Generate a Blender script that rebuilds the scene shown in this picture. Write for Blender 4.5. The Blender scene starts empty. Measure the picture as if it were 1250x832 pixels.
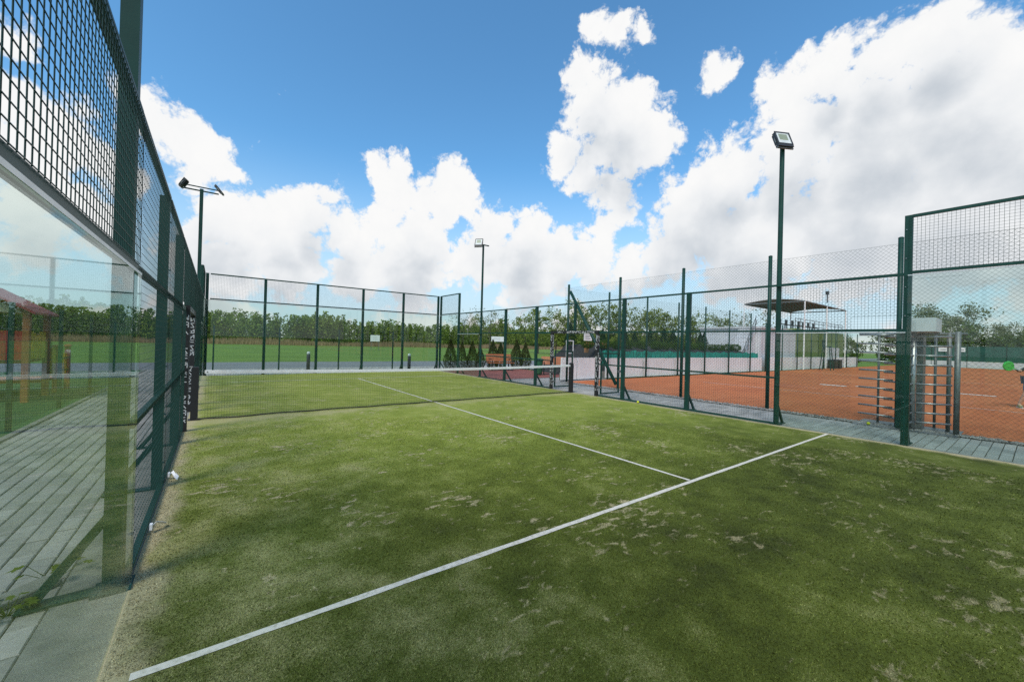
import bpy, math, random
import numpy as np
from mathutils import Vector, Matrix

# ------------------------------------------------------------------ camera, sky, sun, exposure
scene = bpy.context.scene
col = scene.collection
rad = math.radians

cam_data = bpy.data.cameras.new('camera')
cam = bpy.data.objects.new('camera', cam_data)
col.objects.link(cam)
cam_data.sensor_width = 36.0
cam_data.lens = 484.6 / 1250 * 36.0
cam_data.clip_start = 0.02
cam_data.clip_end = 3000
yaw, pit, rol = 0.6396, 0.0053, -0.0273
F = Vector((math.sin(yaw), math.cos(yaw), 0)); Rv = Vector((math.cos(yaw), -math.sin(yaw), 0)); U = Vector((0, 0, 1))
F, U = math.cos(pit) * F + math.sin(pit) * U, math.cos(pit) * U - math.sin(pit) * F
Rv, U = math.cos(rol) * Rv - math.sin(rol) * U, math.sin(rol) * Rv + math.cos(rol) * U
M = Matrix((Rv, U, -F)).transposed().to_4x4()
M.translation = Vector((0.4028, -9.4477, 1.5885))
cam.matrix_world = M
scene.camera = cam

SUN_AZ, SUN_EL = -118.0, 52.0
SKY_STRENGTH = 0.10
world = bpy.data.worlds.new('World')
scene.world = world
world.use_nodes = True
wt = world.node_tree
wt.nodes.clear()

CLOUDS = [(82.9, 28.4, 0.072), (85.9, 28.1, 0.043), (79.7, 28.3, 0.067), (74.9, 29.2, 0.059), (70.7, 27.8, 0.054), (79.5, 22.4, 0.12), (85.7, 21.7, 0.114), (89.5, 19.7, 0.094), (71.3, 21.6, 0.107), (64.4, 20.2, 0.099), (61.2, 16.7, 0.094), (68.6, 13.5, 0.142), (77.0, 14.1, 0.149), (84.3, 12.8, 0.138), (90.4, 10.8, 0.125), (58.3, 12.3, 0.081), (92.6, 23.7, 0.073), (45.0, 33.7, 0.047), (48.0, 31.0, 0.073), (50.4, 28.2, 0.075), (54.8, 26.9, 0.053), (52.7, 25.3, 0.068), (43.6, 24.8, 0.047), (46.2, 23.1, 0.047), (50.8, 20.5, 0.058), (49.6, 16.5, 0.038), (46.8, 38.4, 0.027), (50.6, 37.7, 0.027), (54.2, 36.7, 0.024), (62.5, 31.6, 0.026), (64.6, 31.9, 0.018), (17.4, 22.2, 0.034), (20.4, 22.6, 0.031), (27.0, 21.8, 0.048), (29.0, 19.9, 0.049), (19.5, 18.5, 0.047), (19.0, 15.4, 0.051), (23.4, 14.7, 0.072), (26.2, 17.1, 0.046), (33.3, 15.9, 0.07), (38.0, 13.8, 0.083), (43.9, 13.3, 0.075), (31.6, 11.9, 0.08), (21.9, 10.8, 0.096), (39.3, 9.9, 0.101), (48.0, 11.6, 0.068), (52.0, 9.9, 0.073), (-6.1, 21.3, 0.046), (-4.1, 20.8, 0.051), (-2.0, 19.8, 0.048), (0.1, 18.7, 0.028), (-2.6, 17.2, 0.041), (2.5, 12.5, 0.074), (6.3, 13.6, 0.068), (9.9, 15.5, 0.06), (11.5, 16.9, 0.037), (13.9, 13.2, 0.06), (-0.7, 12.8, 0.065), (6.8, 9.8, 0.091), (15.5, 9.7, 0.083), (0.2, 7.5, 0.083), (-15.1, 19.9, 0.044), (-13.2, 18.7, 0.057), (-11.0, 17.0, 0.056), (-14.5, 15.4, 0.056), (-15.6, 23.4, 0.028), (-8.7, 15.4, 0.042), (-10.4, 11.1, 0.059), (-13.9, 9.9, 0.075),
          (46.5, 29.5, .06), (51.5, 29.5, .07), (55.5, 25.5, .055), (49.0, 26.0, .06), (20.5, 20.0, .05), (24.0, 19.5, .05), (84.0, 24.0, .10)]


def node(nt, kind, **kw):
    n = nt.nodes.new(kind)
    for k, v in kw.items():
        setattr(n, k, v)
    return n


def mathn(nt, op, a, b=None, c=None, clamp=False):
    n = nt.nodes.new('ShaderNodeMath'); n.operation = op; n.use_clamp = clamp
    for i, v in enumerate((a, b, c)):
        if v is None:
            continue
        if isinstance(v, (int, float)):
            n.inputs[i].default_value = v
        else:
            nt.links.new(v, n.inputs[i])
    return n.outputs[0]


def vmath(nt, op, a, b=None):
    n = nt.nodes.new('ShaderNodeVectorMath'); n.operation = op
    for i, v in enumerate((a, b)):
        if v is None:
            continue
        if isinstance(v, (tuple, list)):
            n.inputs[i].default_value = v
        elif isinstance(v, (int, float)):
            n.inputs['Scale'].default_value = v
        else:
            nt.links.new(v, n.inputs[i])
    return n


def noise(nt, vec, scale, detail=4, rough=.5, dist=0.0):
    n = nt.nodes.new('ShaderNodeTexNoise')
    n.inputs['Scale'].default_value = scale; n.inputs['Detail'].default_value = detail
    n.inputs['Roughness'].default_value = rough; n.inputs['Distortion'].default_value = dist
    if vec is not None:
        nt.links.new(vec, n.inputs['Vector'])
    return n


def ramp(nt, fac, stops, interp='LINEAR'):
    n = nt.nodes.new('ShaderNodeValToRGB')
    n.color_ramp.interpolation = interp
    els = n.color_ramp.elements
    while len(els) < len(stops):
        els.new(.5)
    for e, (p, c) in zip(els, stops):
        e.position = p
        e.color = (c[0], c[1], c[2], 1) if isinstance(c, (tuple, list)) else (c, c, c, 1)
    nt.links.new(fac, n.inputs[0])
    return n.outputs[0]


def mix(nt, fac, a, b, blend='MIX'):
    n = nt.nodes.new('ShaderNodeMix'); n.data_type = 'RGBA'; n.blend_type = blend
    for i, v in ((0, fac), (6, a), (7, b)):
        if isinstance(v, (int, float)):
            n.inputs[i].default_value = v
        elif isinstance(v, (tuple, list)):
            n.inputs[i].default_value = (v[0], v[1], v[2], 1)
        else:
            nt.links.new(v, n.inputs[i])
    return n.outputs[2]


def maprange(nt, v, a, b, c=0, d=1, smooth=False):
    n = nt.nodes.new('ShaderNodeMapRange')
    n.interpolation_type = 'SMOOTHSTEP' if smooth else 'LINEAR'
    n.inputs['From Min'].default_value = a; n.inputs['From Max'].default_value = b
    n.inputs['To Min'].default_value = c; n.inputs['To Max'].default_value = d
    nt.links.new(v, n.inputs['Value'])
    return n.outputs['Result']


def cloud_group(blobs, fine):
    g = bpy.data.node_groups.new('cloud_density', 'ShaderNodeTree')
    g.interface.new_socket('Direction', in_out='INPUT', socket_type='NodeSocketVector')
    g.interface.new_socket('Density', in_out='OUTPUT', socket_type='NodeSocketFloat')
    g.interface.new_socket('Billow', in_out='OUTPUT', socket_type='NodeSocketFloat')
    gi = g.nodes.new('NodeGroupInput'); go = g.nodes.new('NodeGroupOutput')
    d = gi.outputs[0]
    w1 = noise(g, d, 9, 5, .55)
    w = vmath(g, 'SUBTRACT', w1.outputs['Color'], (.5, .5, .5)).outputs[0]
    w = vmath(g, 'SCALE', w, .075).outputs[0]
    dw = vmath(g, 'ADD', d, w).outputs[0]
    cur = None
    for az, el, r in blobs:
        c = (math.sin(rad(az)) * math.cos(rad(el)), math.cos(rad(az)) * math.cos(rad(el)), math.sin(rad(el)))
        dist = vmath(g, 'DISTANCE', dw, c).outputs['Value']
        v = mathn(g, 'MULTIPLY_ADD', dist, -1.0 / (r * 1.04 + .002), 1.0)
        v = mathn(g, 'MULTIPLY', v, .6 + r * 4)
        cur = v if cur is None else mathn(g, 'SMOOTH_MAX', cur, v, .12)
    # band of distant clouds standing on the horizon
    sep = g.nodes.new('ShaderNodeSeparateXYZ'); g.links.new(d, sep.inputs[0])
    band = maprange(g, sep.outputs[2], .02, .19, .38, -.9)
    nb = noise(g, d, 5, 3, .5)
    band = mathn(g, 'ADD', band, mathn(g, 'MULTIPLY_ADD', nb.outputs[0], 2.4, -1.2))
    cur = mathn(g, 'SMOOTH_MAX', cur, band, .15)
    # the rest of the dome carries the same kind of scattered cumulus
    fx, fy = math.sin(rad(38)), math.cos(rad(38))
    away = mathn(g, 'MULTIPLY_ADD', sep.outputs[0], fx, mathn(g, 'MULTIPLY', sep.outputs[1], fy))
    nd = noise(g, d, 3.1, 3, .5)
    back = mathn(g, 'ADD', mathn(g, 'MULTIPLY_ADD', nd.outputs[0], 5.0, -2.55), maprange(g, away, .15, .45, 0, -3.5))
    cur = mathn(g, 'MAXIMUM', cur, back)
    if fine:
        vn = g.nodes.new('ShaderNodeTexVoronoi'); vn.feature = 'F1'; vn.normalize = True
        vn.inputs['Scale'].default_value = 12; vn.inputs['Detail'].default_value = 4
        vn.inputs['Roughness'].default_value = .60; vn.inputs['Lacunarity'].default_value = 2.3
        g.links.new(dw, vn.inputs['Vector'])
        b1 = mathn(g, 'MULTIPLY_ADD', vn.outputs['Distance'], -2.4, .72)
        n1 = noise(g, d, 30, 4, .62)
        n1 = mathn(g, 'MULTIPLY_ADD', n1.outputs[0], 1.0, -.5)
        cur = mathn(g, 'ADD', mathn(g, 'ADD', cur, b1), n1)
        g.links.new(b1, go.inputs[1])
    else:
        n1 = noise(g, d, 8, 3, .55)
        cur = mathn(g, 'ADD', cur, mathn(g, 'MULTIPLY_ADD', n1.outputs[0], 1.6, -.8))
    g.links.new(cur, go.inputs[0])
    return g


cg = cloud_group(CLOUDS, True)
cg2 = cloud_group([c for c in CLOUDS if c[2] > .058], False)
tc = node(wt, 'ShaderNodeTexCoord')
dirn = vmath(wt, 'NORMALIZE', tc.outputs['Generated']).outputs[0]
sky = node(wt, 'ShaderNodeTexSky', sky_type='NISHITA')
sky.sun_disc = False
sky.sun_elevation = rad(SUN_EL)
sky.sun_rotation = rad(SUN_AZ % 360)
sky.altitude = 100; sky.air_density = 1.0; sky.dust_density = .8; sky.ozone_density = 1.6
g1 = wt.nodes.new('ShaderNodeGroup'); g1.node_tree = cg; wt.links.new(dirn, g1.inputs[0])
sd = Vector((math.sin(rad(SUN_AZ)) * math.cos(rad(SUN_EL)), math.cos(rad(SUN_AZ)) * math.cos(rad(SUN_EL)), math.sin(rad(SUN_EL))))
off = vmath(wt, 'ADD', dirn, (0, 0, .085)).outputs[0]
off = vmath(wt, 'NORMALIZE', off).outputs[0]
g2 = wt.nodes.new('ShaderNodeGroup'); g2.node_tree = cg2; wt.links.new(off, g2.inputs[0])
alpha = maprange(wt, g1.outputs[0], -.05, .30, smooth=True)
thick = maprange(wt, g2.outputs[0], -.30, 1.2, 0.0, .76, True)
lit = mathn(wt, 'SUBTRACT', mathn(wt, 'MULTIPLY_ADD', g1.outputs[1], .24, .95), thick, clamp=True)
ccol = ramp(wt, lit, [(0.0, (2.5, 2.8, 3.15)), (.35, (3.6, 3.8, 4.02)), (.65, (4.5, 4.6, 4.7)), (1.0, (5.05, 5.05, 5.02))])
skyc = mix(wt, 1.0, sky.outputs[0], (.60, 1.03, 1.17), 'MULTIPLY')
sepw = wt.nodes.new('ShaderNodeSeparateXYZ'); wt.links.new(dirn, sepw.inputs[0])
skyc = mix(wt, maprange(wt, sepw.outputs[2], 0.0, .42, .95, .0, True), skyc, (3.35, 4.1, 4.6))
final = mix(wt, alpha, skyc, ccol)
bg = node(wt, 'ShaderNodeBackground'); bg.inputs['Strength'].default_value = SKY_STRENGTH
wt.links.new(final, bg.inputs[0])
wo = node(wt, 'ShaderNodeOutputWorld'); wt.links.new(bg.outputs[0], wo.inputs[0])
world.cycles.sampling_method = 'MANUAL'
world.cycles.sample_map_resolution = 512

sun_data = bpy.data.lights.new('sun', 'SUN')
sun_data.energy = 1.5; sun_data.angle = rad(20); sun_data.color = (1.0, .925, .82)
sun = bpy.data.objects.new('sun', sun_data); col.objects.link(sun)
sun.rotation_euler = sd.to_track_quat('Z', 'Y').to_euler()
sun.location = (-30, 10, 50)

scene.view_settings.view_transform = 'Standard'
scene.view_settings.look = 'None'
scene.view_settings.exposure = 0.93
scene.view_settings.gamma = 1.0
scene.view_settings.use_curve_mapping = False
scene.render.engine = 'CYCLES'
cy = scene.cycles
cy.use_denoising = False
cy.max_bounces = 6; cy.diffuse_bounces = 3; cy.glossy_bounces = 4; cy.transmission_bounces = 4
cy.transparent_max_bounces = 40
cy.use_adaptive_sampling = False

# ------------------------------------------------------------------ materials
MATS = {}


def pos(nt):
    return nt.nodes.new('ShaderNodeNewGeometry').outputs['Position']


def pm(name, c1, c2=None, scale=4.0, rough=.6, metal=0.0, bump=0.0, bscale=60.0, detail=5, spec=.5, lo=.3, hi=.7):
    m = bpy.data.materials.new(name); m.use_nodes = True
    nt = m.node_tree
    b = nt.nodes['Principled BSDF']
    b.inputs['Roughness'].default_value = rough; b.inputs['Metallic'].default_value = metal
    b.inputs['Specular IOR Level'].default_value = spec
    p = pos(nt)
    if c2 is None:
        c2 = tuple(x * .72 for x in c1)
    n = noise(nt, p, scale, detail, .6)
    nt.links.new(ramp(nt, n.outputs[0], [(lo, c2), (hi, c1)]), b.inputs['Base Color'])
    if bump:
        bn = noise(nt, p, bscale, 3, .6)
        bm = nt.nodes.new('ShaderNodeBump'); bm.inputs['Strength'].default_value = bump; bm.inputs['Distance'].default_value = .01
        nt.links.new(bn.outputs[0], bm.inputs['Height']); nt.links.new(bm.outputs[0], b.inputs['Normal'])
    MATS[name] = m
    return m


def piece_mat(name, c1, c2, rough=.8, gscale=30.0, bump=.3, extra=None):
    """Colour that differs from piece to piece, with fine grain."""
    m = bpy.data.materials.new(name); m.use_nodes = True
    nt = m.node_tree; b = nt.nodes['Principled BSDF']; b.inputs['Roughness'].default_value = rough
    p = pos(nt)
    oi = nt.nodes.new('ShaderNodeObjectInfo'); ge = nt.nodes.new('ShaderNodeNewGeometry')
    rnd = mathn(nt, 'FRACT', mathn(nt, 'ADD', oi.outputs['Random'], ge.outputs['Random Per Island']))
    g = noise(nt, p, gscale, 5, .65)
    s = noise(nt, p, 1.3, 4, .6)
    v = mathn(nt, 'MULTIPLY_ADD', g.outputs[0], .7, mathn(nt, 'MULTIPLY_ADD', s.outputs[0], .9, mathn(nt, 'MULTIPLY_ADD', rnd, .35, -.5)))
    nt.links.new(ramp(nt, v, [(.2, c2), (.85, c1)]), b.inputs['Base Color'])
    bn = noise(nt, p, gscale * 4, 3, .6)
    bm = nt.nodes.new('ShaderNodeBump'); bm.inputs['Strength'].default_value = bump; bm.inputs['Distance'].default_value = .004
    nt.links.new(bn.outputs[0], bm.inputs['Height']); nt.links.new(bm.outputs[0], b.inputs['Normal'])
    MATS[name] = m
    return m


def leaf_mat(name, c1, c2, scale=.6):
    m = bpy.data.materials.new(name); m.use_nodes = True
    nt = m.node_tree; nt.nodes.clear()
    ge = nt.nodes.new('ShaderNodeNewGeometry')
    n = noise(nt, ge.outputs['Position'], scale, 4, .6)
    v = mathn(nt, 'MULTIPLY_ADD', ge.outputs['Random Per Island'], .35, mathn(nt, 'MULTIPLY_ADD', n.outputs[0], 1.2, -.25))
    c = ramp(nt, v, [(.2, c2), (.8, c1)])
    d = nt.nodes.new('ShaderNodeBsdfDiffuse'); t = nt.nodes.new('ShaderNodeBsdfTranslucent')
    nt.links.new(c, d.inputs[0]); nt.links.new(c, t.inputs[0])
    ms = nt.nodes.new('ShaderNodeMixShader'); ms.inputs[0].default_value = .3
    nt.links.new(d.outputs[0], ms.inputs[1]); nt.links.new(t.outputs[0], ms.inputs[2])
    o = nt.nodes.new('ShaderNodeOutputMaterial'); nt.links.new(ms.outputs[0], o.inputs[0])
    MATS[name] = m
    return m


def glass_mat(name, tint, dirt=.03):
    m = bpy.data.materials.new(name); m.use_nodes = True
    nt = m.node_tree; nt.nodes.clear()
    t = nt.nodes.new('ShaderNodeBsdfTransparent'); t.inputs[0].default_value = (*tint, 1)
    g = nt.nodes.new('ShaderNodeBsdfGlossy'); g.inputs['Roughness'].default_value = 0.0
    g.inputs[0].default_value = (.9, .95, .93, 1)
    ge = nt.nodes.new('ShaderNodeNewGeometry')
    cs = mathn(nt, 'ABSOLUTE', vmath(nt, 'DOT_PRODUCT', ge.outputs['Incoming'], ge.outputs['Normal']).outputs['Value'])
    f5 = mathn(nt, 'POWER', mathn(nt, 'SUBTRACT', 1.0, cs, clamp=True), 5.0)
    fr = mathn(nt, 'MULTIPLY_ADD', f5, .62, .03)
    ms = nt.nodes.new('ShaderNodeMixShader')
    nt.links.new(fr, ms.inputs[0]); nt.links.new(t.outputs[0], ms.inputs[1]); nt.links.new(g.outputs[0], ms.inputs[2])
    d = nt.nodes.new('ShaderNodeBsdfDiffuse'); d.inputs[0].default_value = (.5, .5, .46, 1)
    p = pos(nt)
    n = noise(nt, p, 3.0, 6, .65)
    fac = maprange(nt, n.outputs[0], .45, .8, 0, dirt)
    m2 = nt.nodes.new('ShaderNodeMixShader')
    nt.links.new(fac, m2.inputs[0]); nt.links.new(ms.outputs[0], m2.inputs[1]); nt.links.new(d.outputs[0], m2.inputs[2])
    o = nt.nodes.new('ShaderNodeOutputMaterial'); nt.links.new(m2.outputs[0], o.inputs[0])
    MATS[name] = m
    return m


GREEN = pm('green_powder_coat', (.0075, .055, .042), (.005, .036, .028), 5, .48, bump=.06, bscale=90, spec=.3)
GREENW = pm('green_wire', (.009, .050, .038), (.006, .034, .026), 9, .5, spec=.35)
CHAINW = pm('green_plastic_wire', (.020, .065, .050), (.014, .045, .036), 9, .5)
BLACKM = pm('black_foam', (.012, .012, .013), (.008, .008, .009), 8, .7)
STEEL = pm('galvanised_steel', (.42, .43, .44), (.28, .29, .30), 14, .38, metal=.75)
STEELD = pm('dull_steel', (.24, .25, .25), (.15, .16, .16), 10, .5, metal=.6)
TRIM = pm('aluminium_trim', (.62, .63, .63), (.48, .49, .49), 10, .35, metal=.4)
WHITE = pm('white_paint', (.82, .82, .82), (.74, .74, .74), 3, .5)
TAPE = pm('white_net_tape', (.80, .79, .77), (.64, .62, .59), 7, .75)
NETM = pm('dark_net_string', (.028, .026, .022), (.018, .017, .015), 20, .8)
CONC = pm('concrete_kerb', (.30, .295, .26), (.18, .18, .155), 5, .9, bump=.5, bscale=140)
ASPH = pm('asphalt', (.21, .22, .235), (.165, .17, .18), 1.2, .9, bump=.4, bscale=80)
GRAVG = pm('pale_gravel', (.52, .50, .46), (.20, .19, .18), 7, .95, bump=.8, bscale=60, lo=.42, hi=.6)
GRASS = pm('field_grass', (.150, .250, .022), (.090, .165, .015), .35, .9, bump=.9, bscale=18, lo=.25, hi=.75)
PLAYG = pm('playground_turf', (.030, .120, .035), (.018, .080, .022), 2.5, .9, bump=.5, bscale=120)
RUBBER = pm('red_rubber_tiles', (.33, .105, .085), (.24, .075, .06), 3, .9, bump=.4, bscale=120)
MULCH = pm('dark_mulch', (.036, .036, .038), (.016, .018, .016), 9, .95, bump=.9, bscale=45)
REED = pm('dry_reed', (.40, .27, .15), (.26, .17, .09), .8, .95)
STONE = piece_mat('grey_stone', (.46, .44, .41), (.10, .095, .09), .9, 20)
PAVER = piece_mat('grey_paver', (.46, .44, .40), (.25, .245, .22), .85, 26, .35)
JOINT = pm('joint_sand', (.12, .12, .095), (.06, .065, .045), 12, .95)
TEAL = pm('teal_netting', (.010, .33, .25), (.005, .17, .13), 6, .7)
DKSCREEN = pm('green_windscreen', (.012, .10, .075), (.008, .062, .048), 1.2, .8)
GREYW = pm('grey_render_wall', (.62, .64, .66), (.52, .54, .57), 1.0, .8)
OLIVE = pm('olive_green_panel', (.16, .24, .055), (.11, .17, .04), .8, .7)
CANOPY = pm('taupe_canopy_fabric', (.20, .175, .155), (.14, .12, .105), 2, .8)
WOOD = pm('orange_stained_wood', (.46, .155, .055), (.33, .10, .035), 11, .55, bump=.25, bscale=40)
TIMBER = pm('tan_timber', (.50, .25, .10), (.36, .17, .07), 9, .6)
IRON = pm('black_cast_iron', (.02, .02, .022), (.013, .013, .014), 9, .5)
BINM = pm('green_bin_plastic', (.02, .12, .05), (.014, .085, .036), 4, .45)
REDP = pm('red_painted_board', (.58, .040, .025), (.33, .028, .02), 3, .5)
ROOFR = pm('maroon_roof', (.46, .045, .045), (.36, .035, .036), 3, .5)
YELP = pm('yellow_painted_board', (.85, .58, .03), (.72, .48, .025), 3, .5)
CREAM = pm('cream_board', (.62, .56, .36), (.52, .46, .3), 3, .6)
POSTW = pm('playhouse_timber', (.50, .19, .06), (.38, .14, .045), 7, .6)
BARK = pm('bark', (.10, .08, .06), (.055, .045, .035), 4, .9)
BARKP = pm('pale_bark', (.30, .28, .24), (.16, .14, .12), 3, .9)
LF1 = leaf_mat('spring_leaf', (.27, .32, .08), (.12, .175, .038))
LF2 = leaf_mat('forest_leaf', (.25, .32, .065), (.12, .185, .036), .22)
LF3 = leaf_mat('grey_green_leaf', (.27, .28, .15), (.14, .16, .08))
LF4 = leaf_mat('thuja_leaf', (.105, .110, .028), (.035, .055, .014), 3.0)
LF5 = leaf_mat('box_shrub_leaf', (.10, .17, .03), (.035, .075, .016), 3.0)
LF6 = leaf_mat('dark_cone_leaf', (.030, .080, .030), (.012, .038, .014), 3.0)
LF7 = leaf_mat('hedge_leaf', (.14, .20, .045), (.06, .10, .022), .8)
LF8 = leaf_mat('weed_leaf', (.16, .21, .04), (.08, .12, .02), 8)
GLASS = glass_mat('tempered_glass', (.855, .905, .88), .010)
BALLM = pm('yellow_felt', (.62, .66, .03), (.5, .54, .02), 40, .9)
LENS = pm('lamp_lens', (.75, .78, .78), (.55, .58, .58), 5, .15)
SILVER = pm('lamp_reflector', (.7, .72, .72), (.5, .52, .52), 5, .25, metal=.8)
BLUE = pm('blue_plastic', (.03, .22, .52), (.02, .16, .40), 3, .4)
GREYB = pm('grey_board', (.60, .62, .63), (.48, .5, .51), 2, .6)
SKIN = pm('skin', (.55, .33, .24), (.47, .27, .19), 9, .55)
HAIR = pm('hair', (.05, .03, .02), (.03, .02, .012), 20, .6)
JACKET = pm('black_jersey', (.018, .018, .020), (.012, .012, .014), 12, .8)
SHORTS = pm('grey_blue_shorts', (.12, .16, .24), (.08, .11, .17), 8, .8)
SHOEM = pm('shoe_fabric', (.60, .58, .10), (.10, .13, .20), 22, .7, lo=.42, hi=.55)
SOLE = pm('shoe_sole', (.7, .7, .68), (.55, .55, .53), 12, .6)
RACK = pm('bright_green_racket', (.06, .55, .09), (.03, .40, .06), 14, .4)
LINEW = pm('white_court_line', (.64, .60, .52), (.40, .38, .29), 26, .9, detail=8, lo=.30, hi=.52, bump=.5, bscale=300)
CLINE = pm('clay_line_tape', (.74, .70, .66), (.45, .22, .12), 5, .8, lo=.32, hi=.46)
BOLLM = pm('dark_grey_metal', (.075, .080, .085), (.05, .055, .06), 6, .45)
LAMPH = pm('lamp_housing', (.035, .037, .04), (.025, .026, .028), 6, .45)


def print_mat():
    m = bpy.data.materials.new('printed_pad'); m.use_nodes = True
    nt = m.node_tree; b = nt.nodes['Principled BSDF']; b.inputs['Roughness'].default_value = .55
    p = pos(nt)
    n = noise(nt, p, 24, 1, .5)
    n2 = noise(nt, p, 3.1, 1, .5)
    a = maprange(nt, n.outputs[0], .605, .625, 0, 1)
    k = maprange(nt, n2.outputs[0], .44, .47, 0, 1)
    nt.links.new(mix(nt, mathn(nt, 'MULTIPLY', a, k), (.012, .012, .013), (.72, .72, .72)), b.inputs['Base Color'])
    return m


PRINT = BLACKM
INK = pm('white_print', (.70, .70, .70), (.45, .45, .45), 30, .6)


def clay_mat():
    m = bpy.data.materials.new('red_clay'); m.use_nodes = True
    nt = m.node_tree; b = nt.nodes['Principled BSDF']; b.inputs['Roughness'].default_value = .95
    p = pos(nt)
    a = noise(nt, p, .22, 5, .65, .8); c = noise(nt, p, 2.0, 7, .72); d = noise(nt, p, 60, 2, .5)
    cm = nt.nodes.new('ShaderNodeMapping'); nt.links.new(p, cm.inputs[0]); cm.inputs['Scale'].default_value = (.12, 2.6, 1)
    st = noise(nt, cm.outputs[0], 1.6, 6, .65, .3)
    d_ = mathn(nt, 'MULTIPLY_ADD', st.outputs[0], .55, -.27)
    v = mathn(nt, 'MULTIPLY_ADD', a.outputs[0], .8, mathn(nt, 'MULTIPLY_ADD', c.outputs[0], .5, mathn(nt, 'MULTIPLY_ADD', d.outputs[0], .3, mathn(nt, 'ADD', d_, -.35))))
    nt.links.new(ramp(nt, v, [(.22, (.36, .085, .022)), (.5, (.50, .138, .038)), (.8, (.60, .205, .070))]), b.inputs['Base Color'])
    bm = nt.nodes.new('ShaderNodeBump'); bm.inputs['Strength'].default_value = .4; bm.inputs['Distance'].default_value = .01
    nt.links.new(d.outputs[0], bm.inputs['Height']); nt.links.new(bm.outputs[0], b.inputs['Normal'])
    return m


CLAY = clay_mat()


def turf_colour(nt, p, fibre=None):
    """Green artificial turf with sand infill: sand gathers along the walls, scuffs show where it is played on."""
    sep = nt.nodes.new('ShaderNodeSeparateXYZ'); nt.links.new(p, sep.inputs[0])
    x, y = sep.outputs[0], sep.outputs[1]
    edge = mathn(nt, 'MINIMUM', x, mathn(nt, 'MULTIPLY_ADD', x, -1, 10))
    wob = noise(nt, p, 2.2, 6, .65)
    edge = mathn(nt, 'ADD', edge, mathn(nt, 'MULTIPLY_ADD', wob.outputs[0], -.55, .27))
    sand_e = maprange(nt, edge, .02, .26, 1, 0, True)
    # paler, more played-on towards the net; foreground shade is painted into the near end
    wear_shade = maprange(nt, y, -8.6, -1.5, 0.0, 1.0, True)
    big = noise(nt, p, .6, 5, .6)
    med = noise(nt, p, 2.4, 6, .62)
    tone = mathn(nt, 'MULTIPLY_ADD', wear_shade, .62, mathn(nt, 'MULTIPLY_ADD', big.outputs[0], .7, mathn(nt, 'MULTIPLY_ADD', med.outputs[0], .6, -.47)))
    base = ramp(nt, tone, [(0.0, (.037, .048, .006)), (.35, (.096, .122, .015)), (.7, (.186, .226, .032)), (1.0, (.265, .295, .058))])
    # sand lying between the fibres: along the net, by the left wall, in broad drifts
    nets = maprange(nt, mathn(nt, 'ABSOLUTE', mathn(nt, 'ADD', y, .25)), .0, .55, .55, 0, True)
    left = maprange(nt, x, .2, 3.6, .38, 0.0, True)
    sv = mathn(nt, 'ADD', mathn(nt, 'ADD', nets, left), mathn(nt, 'MULTIPLY_ADD', med.outputs[0], 1.5, mathn(nt, 'MULTIPLY_ADD', big.outputs[0], 1.0, -1.27)))
    fine = noise(nt, p, 230, 2, .6)
    mid = noise(nt, p, 75, 4, .65)
    sv = mathn(nt, 'ADD', sv, mathn(nt, 'MULTIPLY_ADD', fine.outputs[0], 1.3, mathn(nt, 'MULTIPLY_ADD', mid.outputs[0], .9, -1.1)))
    sv = maprange(nt, sv, .12, .95, 0, .55, True)
    # scuff marks, uneven in size and crowding
    mp = nt.nodes.new('ShaderNodeMapping'); nt.links.new(p, mp.inputs[0])
    mp.inputs['Rotation'].default_value = (0, 0, .75); mp.inputs['Scale'].default_value = (1.0, 1.9, 1)
    sc2 = noise(nt, mp.outputs[0], 6.5, 6, .64, .7)
    crowd = noise(nt, p, .9, 3, .6)
    cv = mathn(nt, 'ADD', sc2.outputs[0], mathn(nt, 'MULTIPLY_ADD', crowd.outputs[0], .55, -.285))
    cv = mathn(nt, 'ADD', cv, mathn(nt, 'MULTIPLY_ADD', fine.outputs[0], .16, -.08))
    s3 = mathn(nt, 'MULTIPLY', maprange(nt, cv, .575, .70, 0, .85, True), maprange(nt, y, -8.8, -6.0, .55, 1.0, True))
    sand = mathn(nt, 'MAXIMUM', mathn(nt, 'MAXIMUM', sv, s3), mathn(nt, 'MULTIPLY', sand_e, mathn(nt, 'MULTIPLY_ADD', fine.outputs[0], .9, .45, clamp=True)))
    c = mix(nt, sand, base, (.40, .345, .205))
    gr = mathn(nt, 'MULTIPLY_ADD', fine.outputs[0], 1.5, mathn(nt, 'MULTIPLY_ADD', mid.outputs[0], 1.0, -.22))
    if fibre is not None:
        gr = mathn(nt, 'MULTIPLY', gr, mathn(nt, 'MULTIPLY_ADD', fibre, 1.0, .55))
    gn = nt.nodes.new('ShaderNodeCombineColor')
    for i in range(3):
        nt.links.new(gr, gn.inputs[i])
    c = mix(nt, 1.0, c, gn.outputs[0], 'MULTIPLY')
    return c, fine.outputs[0]


def turf_mat():
    m = bpy.data.materials.new('artificial_turf'); m.use_nodes = True
    nt = m.node_tree; b = nt.nodes['Principled BSDF']; b.inputs['Roughness'].default_value = .92
    b.inputs['Specular IOR Level'].default_value = .2
    p = pos(nt)
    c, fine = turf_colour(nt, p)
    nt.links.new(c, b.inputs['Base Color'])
    bm = nt.nodes.new('ShaderNodeBump'); bm.inputs['Strength'].default_value = .8; bm.inputs['Distance'].default_value = .006
    nt.links.new(fine, bm.inputs['Height']); nt.links.new(bm.outputs[0], b.inputs['Normal'])
    return m


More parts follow.
